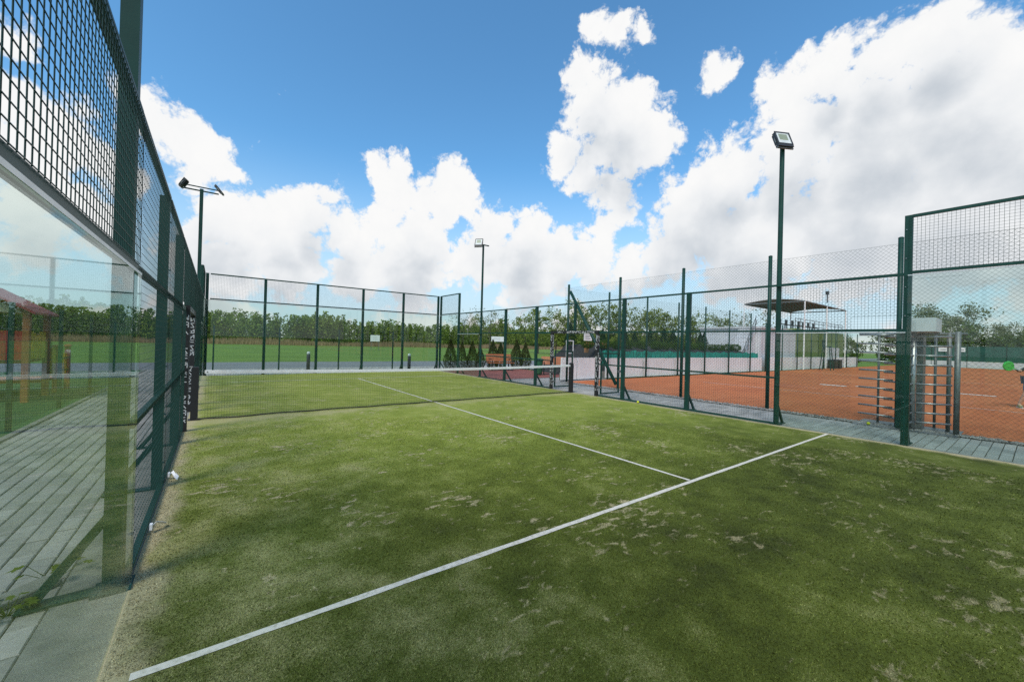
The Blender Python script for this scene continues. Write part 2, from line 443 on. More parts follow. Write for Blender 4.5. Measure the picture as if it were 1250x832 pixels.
def fibre_mat():
    m = bpy.data.materials.new('turf_fibre'); m.use_nodes = True
    nt = m.node_tree; b = nt.nodes['Principled BSDF']; b.inputs['Roughness'].default_value = .7
    b.inputs['Specular IOR Level'].default_value = .25
    ge = nt.nodes.new('ShaderNodeNewGeometry')
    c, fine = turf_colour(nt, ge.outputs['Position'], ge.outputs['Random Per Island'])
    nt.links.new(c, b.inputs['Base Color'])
    return m


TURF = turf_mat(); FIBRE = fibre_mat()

# ------------------------------------------------------------------ mesh helpers


class MB:
    def __init__(self):
        self.v = []; self.f = []

    def box(self, x0, x1, y0, y1, z0, z1):
        n = len(self.v)
        self.v += [(x0, y0, z0), (x1, y0, z0), (x1, y1, z0), (x0, y1, z0), (x0, y0, z1), (x1, y0, z1), (x1, y1, z1), (x0, y1, z1)]
        self.f += [tuple(n + i for i in q) for q in ((0, 3, 2, 1), (4, 5, 6, 7), (0, 1, 5, 4), (1, 2, 6, 5), (2, 3, 7, 6), (3, 0, 4, 7))]
        return self

    def cham(self, x0, x1, y0, y1, z0, z1, c):
        """Box with bevelled top edge."""
        n = len(self.v)
        for (a, zz) in ((0, z0), (0, z1 - c), (c, z1)):
            self.v += [(x0 + a, y0 + a, zz), (x1 - a, y0 + a, zz), (x1 - a, y1 - a, zz), (x0 + a, y1 - a, zz)]
        for L in (0, 4):
            for i in range(4):
                j = (i + 1) % 4
                self.f.append((n + L + i, n + L + j, n + L + 4 + j, n + L + 4 + i))
        self.f.append((n + 8, n + 9, n + 10, n + 11)); self.f.append((n + 3, n + 2, n + 1, n))
        return self

    def tube(self, a, b, r, r2=None, n=4, cap=True, phase=.785):
        a = Vector(a); b = Vector(b); r2 = r if r2 is None else r2
        d = (b - a).normalized()
        u = d.orthogonal().normalized() if abs(d.z) > .99 else d.cross(Vector((0, 0, 1))).normalized()
        w = d.cross(u)
        k = len(self.v)
        for P, rr in ((a, r), (b, r2)):
            for i in range(n):
                t = phase + 2 * math.pi * i / n
                self.v.append(tuple(P + u * (rr * math.cos(t)) + w * (rr * math.sin(t))))
        for i in range(n):
            j = (i + 1) % n
            self.f.append((k + i, k + j, k + n + j, k + n + i))
        if cap:
            self.f.append(tuple(k + i for i in reversed(range(n)))); self.f.append(tuple(k + n + i for i in range(n)))
        return self

    def path(self, pts, r, n=6):
        for a, b in zip(pts, pts[1:]):
            self.tube(a, b, r, n=n)
        return self

    def poly(self, pts, flip=False):
        k = len(self.v); self.v += [tuple(p) for p in pts]
        idx = list(range(k, k + len(pts)))
        self.f.append(tuple(reversed(idx)) if flip else tuple(idx))
        return self

    def prism(self, pts, d):
        """Extrude polygon pts by vector d."""
        k = len(self.v); n = len(pts); d = Vector(d)
        self.v += [tuple(p) for p in pts] + [tuple(Vector(p) + d) for p in pts]
        self.f.append(tuple(range(k, k + n))); self.f.append(tuple(range(k + 2 * n - 1, k + n - 1, -1)))
        for i in range(n):
            j = (i + 1) % n
            self.f.append((k + j, k + i, k + n + i, k + n + j))
        return self

    def lathe(self, prof, c, n=16):
        k = len(self.v)
        for r, z in prof:
            for i in range(n):
                t = 2 * math.pi * i / n
                self.v.append((c[0] + r * math.cos(t), c[1] + r * math.sin(t), c[2] + z))
        for L in range(len(prof) - 1):
            for i in range(n):
                j = (i + 1) % n
                self.f.append((k + L * n + i, k + L * n + j, k + (L + 1) * n + j, k + (L + 1) * n + i))
        self.f.append(tuple(k + i for i in reversed(range(n))))
        m = k + (len(prof) - 1) * n
        self.f.append(tuple(m + i for i in range(n)))
        return self

    def mesh(self, name, mat, smooth=False):
        me = bpy.data.meshes.new(name)
        me.from_pydata(self.v, [], self.f)
        me.update()
        if mat:
            me.materials.append(mat)
        if smooth:
            me.polygons.foreach_set('use_smooth', [True] * len(me.polygons))
        return me

    def build(self, name, mat, parent=None, smooth=False):
        return link(name, self.mesh(name, mat, smooth), parent)


def link(name, data, parent=None, loc=None):
    o = bpy.data.objects.new(name, data)
    col.objects.link(o)
    if loc is not None:
        o.location = loc
    if parent is not None:
        o.parent = parent
        if loc is None:                                # parts are modelled in court coordinates
            q = parent; t = Vector((0, 0, 0))
            while q is not None:
                t += q.location; q = q.parent
            o.location = -t
    return o


def tag(o, label, cat, group=None, kind=None):
    o['label'] = label; o['category'] = cat
    if group:
        o['group'] = group
    if kind:
        o['kind'] = kind
    return o


def struct(o, label=None):
    o['kind'] = 'structure'
    if label:
        o['label'] = label
    return o


def empty(name, loc=(0, 0, 0)):
    o = bpy.data.objects.new(name, None); col.objects.link(o); o.location = loc
    o.empty_display_size = .1
    return o


def quads_mesh(name, centers, sizes, mat, seed, aspect=1.0, up=0.0):
    """Many small leaf quads, randomly turned, as one mesh."""
    rng = np.random.default_rng(seed)
    n = len(centers)
    a = rng.normal(size=(n, 3)); a[:, 2] *= (1 - up); a /= np.linalg.norm(a, axis=1)[:, None] + 1e-9
    b = rng.normal(size=(n, 3)); b -= (b * a).sum(1)[:, None] * a; b /= np.linalg.norm(b, axis=1)[:, None] + 1e-9
    s = np.asarray(sizes).reshape(-1, 1) * np.ones((n, 1))
    a *= s; b *= s * aspect
    V = np.stack([centers - a * .9, centers - b * .6 + a * .1, centers + a, centers + b * .6 + a * .1], 1).reshape(-1, 3)
    me = bpy.data.meshes.new(name)
    me.vertices.add(4 * n); me.vertices.foreach_set('co', V.astype(np.float32).ravel())
    me.loops.add(4 * n); me.loops.foreach_set('vertex_index', np.arange(4 * n, dtype=np.int32))
    me.polygons.add(n); me.polygons.foreach_set('loop_start', np.arange(0, 4 * n, 4, dtype=np.int32))
    me.update(calc_edges=True); me.validate()
    me.materials.append(mat)
    return me


def sheet(name, x0, x1, y0, y1, z, mat):
    return struct(MB().poly([(x0, y0, z), (x1, y0, z), (x1, y1, z), (x0, y1, z)]).build(name, mat))


# ------------------------------------------------------------------ the ground
sheet('ground', -900, 1500, -900, 1500, -.045, GRASS)
sheet('road', -160, 260, 14.0, 20.0, -.030, ASPH)
sheet('gravel_bed', -2.1, 60, 10.02, 13.95, -.026, GRAVG)
sheet('playground_ground', -14, -2.12, -14, 13.95, -.022, PLAYG)
sheet('clay_court', 12.55, 78, -60, 2.95, -.010, CLAY)
sheet('rubber_surface', 10.2, 15.6, 4.75, 9.98, -.012, RUBBER)
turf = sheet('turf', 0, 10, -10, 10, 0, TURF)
kerb = struct(MB().box(-.33, -.0, -10, 10.1, -.2, -.004).build('kerb', CONC))
kerb2 = struct(MB().box(10.0, 10.16, -10, 10.0, -.2, -.006).build('kerb', CONC))
struct(MB().box(-2.08, -2.0, -12, 13.9, -.2, .015).build('kerb', CONC))
# painted lines on the turf
for nm, (x0, x1, y0, y1) in (('court_line', (.12, 9.92, -6.975, -6.925)), ('court_line', (4.975, 5.025, -6.915, 7.0)), ('court_line', (.1, 9.9, 7.01, 7.06))):
    m = MB()
    n = 60
    rl = random.Random(hash((x0, y0)) & 255)
    long_x = (x1 - x0) > (y1 - y0)
    ptsA, ptsB = [], []
    for i in range(n + 1):
        t = i / n
        j1, j2 = rl.uniform(-.0035, .0035), rl.uniform(-.0035, .0035)
        if long_x:
            xx = x0 + (x1 - x0) * t; ptsA.append((xx, y0 + j1, .004)); ptsB.append((xx, y1 + j2, .004))
        else:
            yy = y0 + (y1 - y0) * t; ptsA.append((x0 + j1, yy, .004)); ptsB.append((x1 + j2, yy, .004))
    for i in range(n):
        m.poly([ptsA[i], ptsA[i + 1], ptsB[i + 1], ptsB[i]], flip=not long_x)
    struct(m.build(nm, LINEW))

# pavers: left walk and right walk, single slabs bedded in sand
CAMP = Vector((0.4028, -9.4477, 1.5885))


def paving(name, x0, x1, y0, y1, sx, sy, stagger_along, seed, zjit=.003):
    base = struct(MB().poly([(x0, y0, -.030), (x1, y0, -.030), (x1, y1, -.030), (x0, y1, -.030)]).build(name, JOINT))
    r = random.Random(seed)
    spots = []
    if stagger_along == 'y':
        nx = int(round((x1 - x0) / sx)); w = (x1 - x0) / nx
        for i in range(nx):
            y = y0 - (sy * .5 if i % 2 else 0)
            while y < y1:
                a, b = max(y, y0), min(y + sy, y1)
                if b - a > .05:
                    spots.append((x0 + i * w, x0 + (i + 1) * w, a, b))
                y += sy
    else:
        ny = int(round((y1 - y0) / sy)); w = (y1 - y0) / ny
        for i in range(ny):
            x = x0 - (sx * .5 if i % 2 else 0)
            while x < x1:
                a, b = max(x, x0), min(x + sx, x1)
                if b - a > .05:
                    spots.append((a, b, y0 + i * w, y0 + (i + 1) * w))
                x += sx
    spots.sort(key=lambda s: ((s[0] + s[1]) / 2 - CAMP.x) ** 2 + ((s[2] + s[3]) / 2 - CAMP.y) ** 2)
    cache = {}
    rest = MB()
    g = .005
    for i, (a, b, c, d) in enumerate(spots):
        z = -.012 + r.uniform(-zjit, zjit)
        if i < 290:
            key = (round(b - a, 3), round(d - c, 3))
            if key not in cache:
                hx, hy = key[0] / 2 - g, key[1] / 2 - g
                cache[key] = MB().cham(-hx, hx, -hy, hy, -.05, 0, .006).mesh('paver', PAVER)
            o = link('paver', cache[key], base, ((a + b) / 2, (c + d) / 2, z))
            o.rotation_euler = (r.uniform(-.006, .006), r.uniform(-.006, .006), r.uniform(-.008, .008))
        else:
            rest.cham(a + g, b - g, c + g, d - g, -.05, z, .006)
    if rest.v:
        o = rest.build('far_paver', PAVER, base); o['kind'] = 'stuff'
    return base


pav_l = paving('pavement', -2.0, -.335, -8.0, 13.9, .128, .26, 'y', 3)
pav_r = paving('pavement', 10.165, 12.08, -10.4, 4.72, .48, .138, 'x', 4)
sheet('pavement', 12.09, 15.6, 2.98, 4.74, -.024, pm('pale_concrete', (.42, .41, .39), (.32, .31, .3), 2, .9, bump=.4, bscale=90))

# ------------------------------------------------------------------ padel court enclosure


def wire_panel(plane, c, u0, u1, z0, z1, pitch=.05, r=.0014):
    """Welded mesh in the plane x=c or y=c."""
    m = MB()
    P = (lambda u, z, o=0: (c + o, u, z)) if plane == 'x' else (lambda u, z, o=0: (u, c + o, z))
    n = max(1, round((u1 - u0) / pitch)); k = max(1, round((z1 - z0) / pitch))
    for i in range(n + 1):
        u = u0 + (u1 - u0) * i / n
        m.tube(P(u, z0), P(u, z1), r, n=4, cap=False)
    for i in range(k + 1):
        z = z0 + (z1 - z0) * i / k
        m.tube(P(u0, z, .004), P(u1, z, .004), r, n=4, cap=False)
    return m


def post_mb(plane, c, out, u, h, w=.05, d=.08):
    m = MB()
    a, b = sorted((c + out * .018, c + out * (.018 + d)))
    if plane == 'x':
        m.box(a, b, u - w, u + w, 0, h)
    else:
        m.box(u - w, u + w, a, b, 0, h)
    return m


def bracket_mb(plane, c, out, u):
    """Base plate and sloping stay on the outside of a post."""
    m = MB()
    P = lambda o, uu, z: (c + out * o, uu, z) if plane == 'x' else (uu, c + out * o, z)
    pts = [P(.10, u - .012, .006), P(.40, u - .012, .006), P(.37, u - .012, .03), P(.10, u - .012, .40)]
    hole = [P(.10, u - .012, .006)]
    d = (0, .024, 0) if plane == 'x' else (.024, 0, 0)
    # sloping bar, leaving the corner open
    bar = [P(.10, u - .02, .40), P(.37, u - .02, .012), P(.43, u - .02, .012), P(.10, u - .02, .48)]
    m.prism(bar, (0, .04, 0) if plane == 'x' else (.04, 0, 0))
    a, b = sorted((c + out * .10, c + out * .45))
    if plane == 'x':
        m.box(a, b, u - .05, u + .05, -.004, .010)
    else:
        m.box(u - .05, u + .05, a, b, -.004, .010)
    return m


def rail(root, plane, c, out, u0, u1, z, s=.02, name='rail', mat=None):
    m = MB()
    a, b = sorted((c + out * .004, c + out * (.004 + 2 * s)))
    if plane == 'x' and abs(abs(u0) - 6) < .1:
        u0 -= .048
    if plane == 'x' and abs(abs(u1) - 6) < .1:
        u1 += .048
    if plane == 'x':
        m.box(a, b, u0, u1, z - s, z + s)
    else:
        m.box(u0, u1, a, b, z - s, z + s)
    return m.build(name, mat or GREEN, root)


def pane(root, plane, c, out, u0, u1, z0, z1):
    m = MB()
    t = .010
    a, b = sorted((c - out * .001, c - out * (.001 + t)))
    if plane == 'x':
        m.box(a, b, u0 + .008, u1 - .008, z0, z1)
    else:
        m.box(u0 + .008, u1 - .008, a, b, z0, z1)
    p = m.build('glass_pane', GLASS, root)
    # slim bright edge trim along the top
    q = MB()
    a2, b2 = sorted((c - out * .0005, c - out * .0125))
    if plane == 'x':
        q.box(a2, b2, u0 + .008, u1 - .008, z1 + .001, z1 + .018)
    else:
        q.box(u0 + .008, u1 - .008, a2, b2, z1 + .001, z1 + .018)
    q.build('edge_trim', TRIM, p)
    s = MB()
    for zz in (.5, 1.2, z1 - .2):
        for uu in (u0 + .10, u1 - .10):
            A = (c - out * .013, uu, zz) if plane == 'x' else (uu, c - out * .013, zz)
            B = (c + out * .02, uu, zz) if plane == 'x' else (uu, c + out * .02, zz)
            s.tube(A, B, .014, n=10)
    return p


def lettering(c, axis, z0, z1, seed, off, facing):
    """Worn white lettering running up a padded post (too small to read) on the face at x=c+off or y=c+off."""
    r = random.Random(seed); m = MB()
    strokes = [((0, 0), (0, 2)), ((2, 0), (2, 2)), ((0, 2), (2, 2)), ((0, 1), (2, 1)), ((0, 0), (2, 0)), ((0, 0), (2, 2)), ((2, 0), (0, 2))]
    z = z0
    while z < z1 - .12:
        H = .085; W = .028
        for (a, b) in r.sample(strokes, r.choice((2, 3, 3, 4))):
            (ua, va), (ub, vb) = a, b
            p0 = ((ua - 1) * W, z + va * H / 2); p1 = ((ub - 1) * W, z + vb * H / 2)
            d = Vector((p1[0] - p0[0], p1[1] - p0[1])).normalized(); n = Vector((-d.y, d.x)) * .0065
            q = [(p0[0] - n.x, p0[1] - n.y), (p1[0] - n.x, p1[1] - n.y), (p1[0] + n.x, p1[1] + n.y), (p0[0] + n.x, p0[1] + n.y)]
            m.poly([facing(u, v) for u, v in q])
        z += .115
        if r.random() < .12:
            z += .2
    return m


def side_fence(c, out, label):
    root = empty('padel_side_fence', (c, 0, 0))
    plane = 'x'
    # posts (masts replace the posts at y = -6 and y = 6)
    yc8 = -8.25 if c < 5 else -8
    tops = {-10: 4, yc8: 4, -4: 3, -2: 3, 2: 3, 4: 3, 8: 4, 10: 4}
    for u, h in tops.items():
        p = post_mb(plane, c, out, u, h).build('post', GREEN, root)
        bracket_mb(plane, c, out, u).build('base_bracket', GREEN, p)
        # bolts that hold the wire panels
        b = MB()
        for zz in np.arange(.25, h, .5):
            b.tube((c + out * .001, u + .02, zz), (c + out * .018, u + .02, zz), .008, n=6)
        b.build('bolts', STEEL, p)['kind'] = 'stuff'
    # end bays with tall glass
    for u0, u1 in ((-10, yc8), (8, 10)):
        pane(root, plane, c, out, u0, u1, .015, 2.94)
        rail(root, plane, c, out, u0 + .05, u1 - .05, 3.0, .024)
        rail(root, plane, c, out, u0 + .05, u1 - .05, 3.975, .024)
        wire_panel(plane, c, u0 + .01, u1 - .01, 3.02, 3.95, r=.0020).build('wire_mesh', GREENW, root)['kind'] = 'stuff'
    # stepped bays with low glass
    for u0, u1 in ((yc8, -6), (6, 8)):
        pane(root, plane, c, out, u0, u1, .015, 1.95)
        rail(root, plane, c, out, u0 + .05, u1 - .05, 2.0, .024)
        rail(root, plane, c, out, u0 + .05, u1 - .05, 2.975, .024)
        wire_panel(plane, c, u0 + .01, u1 - .01, 2.02, 2.95, r=.0020).build('wire_mesh', GREENW, root)['kind'] = 'stuff'
    for u0, u1 in ((-6, -4), (-4, -2), (2, 4), (4, 6)):
        for z in (.03, 1.0, 2.0, 2.975):
            rail(root, plane, c, out, u0 + .05, u1 - .05, z, .02)
        wire_panel(plane, c, u0 + .01, u1 - .01, .05, 2.95).build('wire_mesh', GREENW, root)['kind'] = 'stuff'
    # gate bay
    rail(root, plane, c, out, -1.95, 1.95, 2.975, .02)
    rail(root, plane, c, out, -1.95, -1.06, 2.0, .03); rail(root, plane, c, out, 1.06, 1.95, 2.0, .03)
    MB().box(*sorted((c + out * .018, c + out * .09)), -.035, .035, 2.04, 2.95).build('post', GREEN, root)
    wire_panel(plane, c, -1.94, 1.94, 2.06, 2.95).build('wire_mesh', GREENW, root)['kind'] = 'stuff'
    for s in (-1, 1):
        u0, u1 = sorted((s * 1.12, s * 1.94))
        wire_panel(plane, c, u0, u1, .05, 1.96).build('wire_mesh', GREENW, root)['kind'] = 'stuff'
        rail(root, plane, c, out, u0, u1, .03, .02)
        rail(root, plane, c, out, u0, u1, 1.0, .02)
        m = MB().box(c - .045, c + .045, s * 1.05 - .045, s * 1.05 + .045, 0, 2.06)
        g = m.build('gate_post', PRINT, root); g['label'] = 'gate post wrapped in black foam with white print'
        xi = c - out * .0475; yi = s * 1.05 - .0475; yo = s * 1.05
        lt = lettering(c, 'x', .15, 2.0, 7 + s, 0, lambda u, v: (xi, yo + u, v))
        l2 = lettering(c, 'y', .15, 2.0, 17 + s, 0, lambda u, v: (c + u, yi, v))
        k0 = len(lt.v); lt.v += l2.v; lt.f += [tuple(k0 + i for i in f) for f in l2.f]
        lt.build('print', INK, g)['kind'] = 'stuff'
    ln = MB().box(c - .043, c + .043, -1.0, 1.0, 1.965, 2.058).build('gate_lintel', PRINT, root)
    xl = c - out * .0455
    lettering(c, 'x', -.95, .95, 23, 0, lambda u, v: (xl, v, 2.011 + u)).build('print', INK, ln)['kind'] = 'stuff'
    return tag(root, label, 'fence')


side_fence(0, -1, 'dark green padel court fence beside the paved walk and playground')
sfr = side_fence(10, 1, 'dark green padel court fence beside the red clay court')

# gate leaves swung open outside the right fence
for s, yv in ((1, 1.0), (-1, -1.12)):
    root = empty('gate_leaf', (10.06, yv, 0))
    x0, x1 = 10.10, 11.0
    f = MB()
    f.box(x0, x0 + .04, yv - .02, yv + .02, .06, 1.36); f.box(x1 - .04, x1, yv - .02, yv + .02, .06, 1.36)
    f.box(x0 + .04, x1 - .04, yv - .018, yv + .018, 1.32, 1.36); f.box(x0 + .04, x1 - .04, yv - .018, yv + .018, .06, .10)
    f.build('frame', GREEN, root)
    wire_panel('y', yv, x0 + .04, x1 - .04, .10, 1.32).build('wire_mesh', GREENW, root)['kind'] = 'stuff'
    for zz in (.25, 1.1):
        MB().box(10.04, 10.10, yv - .03, yv + .03, zz, zz + .05).build('hinge', STEELD, root)
    lat = MB().box(x1 - .1, x1 + .02, yv - .05, yv - .02, .72, .80).build('latch', STEELD, root)
    tag(root, 'low green wire gate leaf swung open, ' + ('hinged on the gate post nearer the benches' if s > 0 else 'hinged on the gate post nearer the turnstile'), 'gate', 'open gate leaves')

# far end wall
root = empty('padel_end_fence', (5, 10.06, 0))
yc = 10.05
for i in range(6):
    x = i * 2.0
    x = min(max(x, .06), 9.94)
    p = MB().box(x - .05, x + .05, yc + .02, yc + .10, 0, 4).build('post', GREEN, root)
    bracket_mb('y', yc, 1, x).build('base_bracket', GREEN, p)
for i in range(5):
    x0, x1 = i * 2.0 + .02, i * 2.0 + 1.98
    q = MB().box(x0, x1, yc - .012, yc - .002, .015, 2.94).build('glass_pane', GLASS, root)
    MB().box(x0, x1, yc - .014, yc - .001, 2.942, 2.955).build('edge_trim', TRIM, q)
    x0, x1 = max(x0, .12) + .035, min(x1, 9.88) - .035
    MB().box(x0, x1, yc + .02, yc + .065, 2.976, 3.024).build('rail', GREEN, root)
    MB().box(x0, x1, yc + .02, yc + .065, 3.95, 3.998).build('rail', GREEN, root)
    wire_panel('y', yc, x0, x1, 3.03, 3.95, r=.0020).build('wire_mesh', GREENW, root)['kind'] = 'stuff'
tag(root, 'tall glass and mesh end wall of the padel court facing the field', 'fence')

# ------------------------------------------------------------------ floodlight masts


def mast(x, y, heads, label, h=6.02, w=.045):
    root = empty('floodlight_mast', (x, y, 0))
    if abs(x) < 5:
        pl = MB().box(x - w, x + w, y - .05, y + .05, 0, h)
    else:
        pl = MB().tube((x, y, 0), (x, y, h), .052, .045, n=14, cap=True)
    pole = pl.build('pole', GREEN, root)
    out = -1 if x < 5 else 1
    bracket_mb('x', x - out * .06, out, y).build('base_bracket', GREEN, pole)
    MB().box(x - .09, x + .09, y - .09, y + .09, -.004, .012).build('base_plate', GREEN, pole)
    L = .42 if len(heads) > 1 else .32
    if x > 5:
        MB().tube((x - .12, y, h + .03), (x + .30, y, h + .03), .028, n=10).build('crossbar', GREEN, root)
    else:
        b = MB(); b.tube((x - L, y, h - .05), (x + L, y, h - .05), .022, n=8)
        b.tube((x - L, y, h + .06), (x + L, y, h + .06), .018, n=8)
        b.build('crossbar', GREEN, root)
    for (hx, ang, tilt) in heads:
        hm = MB().box(-.20, .20, -.03, .05, -.19, .19)
        hm.box(-.215, .215, -.045, -.03, -.205, -.17); hm.box(-.215, .215, -.045, -.03, .17, .205)
        hm.box(-.215, -.18, -.045, -.03, -.17, .17); hm.box(.18, .215, -.045, -.03, -.17, .17)
        for k in range(7):
            hm.box(-.19 + k * .06, -.175 + k * .06, .05, .085, -.16, .16)
        hm.box(-.21, .21, -.04, .06, -.265, -.206)
        o = hm.build('lamp_housing', LAMPH, None)
        o.parent = root
        o.location = (hx, -.02, h + .10)
        o.rotation_euler = (rad(tilt), 0, ang); o.scale = (.6, .6, .6) if len(heads) > 1 else (.85, .85, .85)
        l = MB().box(-.178, .178, -.036, -.031, -.168, .168).build('lens', LENS, None); l.parent = o
        r2 = MB().box(-.12, .12, -.0385, -.0365, -.06, .13).build('led_panel', pm('led_panel', (.30, .34, .24), (.22, .25, .18), 30, .4) if 'led_panel' not in MATS else MATS['led_panel'], None); r2.parent = o
        bk = MB(); bk.box(-.222, -.214, .0, .03, -.12, .02); bk.box(.214, .222, .0, .03, -.12, .02); bk.box(-.222, .222, .0, .03, -.30, -.27)
        k = bk.build('bracket', STEELD, None); k.parent = o
    return tag(root, label, 'light mast', 'floodlight masts round the padel court')


A = math.atan2
mast(10.11, -6.0, [(-.06, -yaw + .15, -22)], 'green floodlight mast with one lamp between stepped glass and mesh bays by clay court')
mast(10.11, 6.0, [(-.25, -yaw - .25, -22)], 'green floodlight mast with one lamp beside the wooden benches')
mast(-.075, 6.0, [(-.42, rad(-105), -30), (.42, rad(75), -38)], 'green floodlight mast with two lamps on a double crossbar above the field')
mast(-.075, -6.0, [(-.42, rad(-105), -30), (.42, rad(75), -38)], 'square green mast rising behind the end of the low glass pane by the playground', w=.045)

# ------------------------------------------------------------------ net
root = empty('tennis_net', (5, 0, 0))
X0, X1 = .26, 9.86


def ztop(x):
    t = (x - 5) / 4.8
    return .875 + .045 * t * t


m = MB()
n = int((X1 - X0) / .042)
for i in range(n + 1):
    x = X0 + (X1 - X0) * i / n
    bell = .05 * math.exp(-((x - .5) / .5) ** 2)
    m.path([(x, -bell - .01, .03), (x, -bell * .35, .3), (x, 0, ztop(x) - .06)], .0016, n=3)
for k in range(20):
    pts = []
    for i in range(25):
        x = X0 + (X1 - X0) * i / 24
        z = .03 + (ztop(x) - .09) * k / 19
        bell = .05 * math.exp(-((x - .5) / .5) ** 2) * (1 - k / 19)
        pts.append((x, -bell, z))
    m.path(pts, .0016, n=3)
m.build('net_mesh', NETM, root)['kind'] = 'stuff'
tp = MB()
for i in range(24):
    xa, xb = X0 - .02 + (X1 - X0) * i / 24, X0 - .02 + (X1 - X0) * (i + 1) / 24
    if i == 23:
        xb = X1 + .05
    za, zb = ztop(xa), ztop(xb)
    k = len(tp.v)
    for x, z in ((xa, za), (xb, zb)):
        tp.v += [(x, -.012, z - .062), (x, -.010, z - .006), (x, 0, z), (x, .010, z - .006), (x, .012, z - .062)]
    for j in range(4):
        tp.f.append((k + j, k + j + 5, k + j + 6, k + j + 1))
    tp.f.append((k, k + 4, k + 9, k + 5))
    if i == 0:
        tp.f.append((k, k + 1, k + 2, k + 3, k + 4))
    if i == 23:
        tp.f.append((k + 9, k + 8, k + 7, k + 6, k + 5))
tape = tp.build('tape', TAPE, root)
MB().tube((X0 + .02, -.016, ztop(X0) - .03), (X0 + .02, -.012, ztop(X0) - .03), .012, n=10).build('eyelet', STEELD, tape)
cd = MB()
cpts = []
for i in range(60):
    x = X0 - .12 + (X1 + .1 - X0) * i / 59
    bell = .12 * math.exp(-((x - .55) / .5) ** 2)
    cpts.append((x, -bell - .012 + .01 * math.sin(x * 3.1), .022 + .006 * math.sin(x * 5.3)))
cd.path(cpts, .013, n=6)
cd.build('bottom_cord', NETM, root)
for x in (.10, 9.93):
    p = MB().box(x - .055, x + .055, -.055, .055, 0, .96).cham(x - .05, x + .05, -.05, .05, .961, .985, .01).build('post', PRINT, root)
    MB().box(x - .09, x + .09, -.09, .09, .001, .012).build('base_plate', IRON, p)
sc = MB().path([(X0 - .02, 0, ztop(X0) - .03), (.155, 0, .9)], .004).path([(X1 + .05, 0, ztop(X1) - .03), (9.87, 0, .9)], .004)
sc.build('tension_cable', STEELD, root)
tag(root, 'white taped net with dark mesh stretched across the green turf', 'net')

# ------------------------------------------------------------------ clay court fence: tall posts with chain link


def chain_link(plane, c, u0, u1, z0, z1, dw=.09, dh=.085, r=.0018):
    m = MB()
    P = (lambda u, z, o=0: (c + o, u, z)) if plane == 'x' else (lambda u, z, o=0: (u, c + o, z))
    H = z1 - z0; sl = dh / dw
    span = H / sl
    k = int((u1 - u0 + span) / dw) + 1
    for sgn in (1, -1):
        for i in range(k):
            a = u0 - span + i * dw
            ua, ub = a, a + span
            za, zb = (z0, z1) if sgn > 0 else (z1, z0)
            if ua < u0:
                za += (zb - za) * (u0 - ua) / (ub - ua); ua = u0
            if ub > u1:
                zb = za + (zb - za) * (u1 - ua) / (ub - ua); ub = u1
            if ub - ua > .01:
                m.tube(P(ua, za, sgn * .002), P(ub, zb, sgn * .002), r, n=3, cap=False)
    for z in (z0 + .02, (z0 + z1) / 2, z1):
        m.tube(P(u0, z), P(u1, z), .0025, n=3, cap=False)
    return m


FX = 12.40
root = empty('clay_court_fence', (FX, -2, 0))
ys = [2.75, .05, -2.45, -4.95, -7.52, -9.95, -12.5]
for y in ys:
    p = MB().tube((FX + .04, y, -.03), (FX + .04, y, 4.12), .048, n=10).build('post', GREEN, root, True)
    MB().lathe([(.05, 0), (.05, .02), (.03, .035)], (FX + .04, y, 4.121), 10).build('cap', GREEN, p)
MB().tube((FX + .04, 2.66, 3.85), (FX + .04, .14, .15), .062, n=10).build('brace', GREEN, root, True)
for a, b in zip(ys, ys[1:]):
    if a == -4.95:
        chain_link('x', FX, a, -6.75, .03, 4.0).v  # bay beside the turnstile is part of the next panel
    a2, b2 = b, a
    if b == -7.52:
        chain_link('x', FX, -6.72, a, .03, 4.0).build('chain_link', CHAINW, root)['kind'] = 'stuff'
        chain_link('x', FX, b, -6.72, 2.4, 4.0).build('chain_link', CHAINW, root)['kind'] = 'stuff'
    elif a == -7.52:
        chain_link('x', FX, -8.46, a, 2.4, 4.0).build('chain_link', CHAINW, root)['kind'] = 'stuff'
        chain_link('x', FX, b, -8.46, .03, 4.0).build('chain_link', CHAINW, root)['kind'] = 'stuff'
    elif a == 2.75:
        chain_link('x', FX, b, a, 2.0, 4.0).build('chain_link', CHAINW, root)['kind'] = 'stuff'
    else:
        chain_link('x', FX, b, a, .03, 4.0).build('chain_link', CHAINW, root)['kind'] = 'stuff'
tag(root, 'tall green chain link fence with round posts along the paved walk', 'fence')

# side fence of the clay court, running away beside the white boards
root = empty('clay_court_fence', (20, 3.05, 0))
xs = [15.45, 18.5, 21.5, 24.5, 27.6, 30.8]
for x in xs:
    p = MB().tube((x, 3.05, -.03), (x, 3.05, 4.15), .045, n=8).build('post', GREEN, root, True)
chain_link('y', 3.06, 12.5, 30.8, 1.0, 4.05, .10, .095, .0014).build('chain_link', CHAINW, root)['kind'] = 'stuff'
for x in (33.2, 36.3, 39.5, 42.8, 46.2, 49.7, 53.4, 57.2):
    MB().tube((x, 2.98, -.03), (x, 2.98, 3.6), .045, n=8).build('post', GREEN, root, True)
tag(root, 'green chain link fence with thin posts in front of white boards', 'fence')

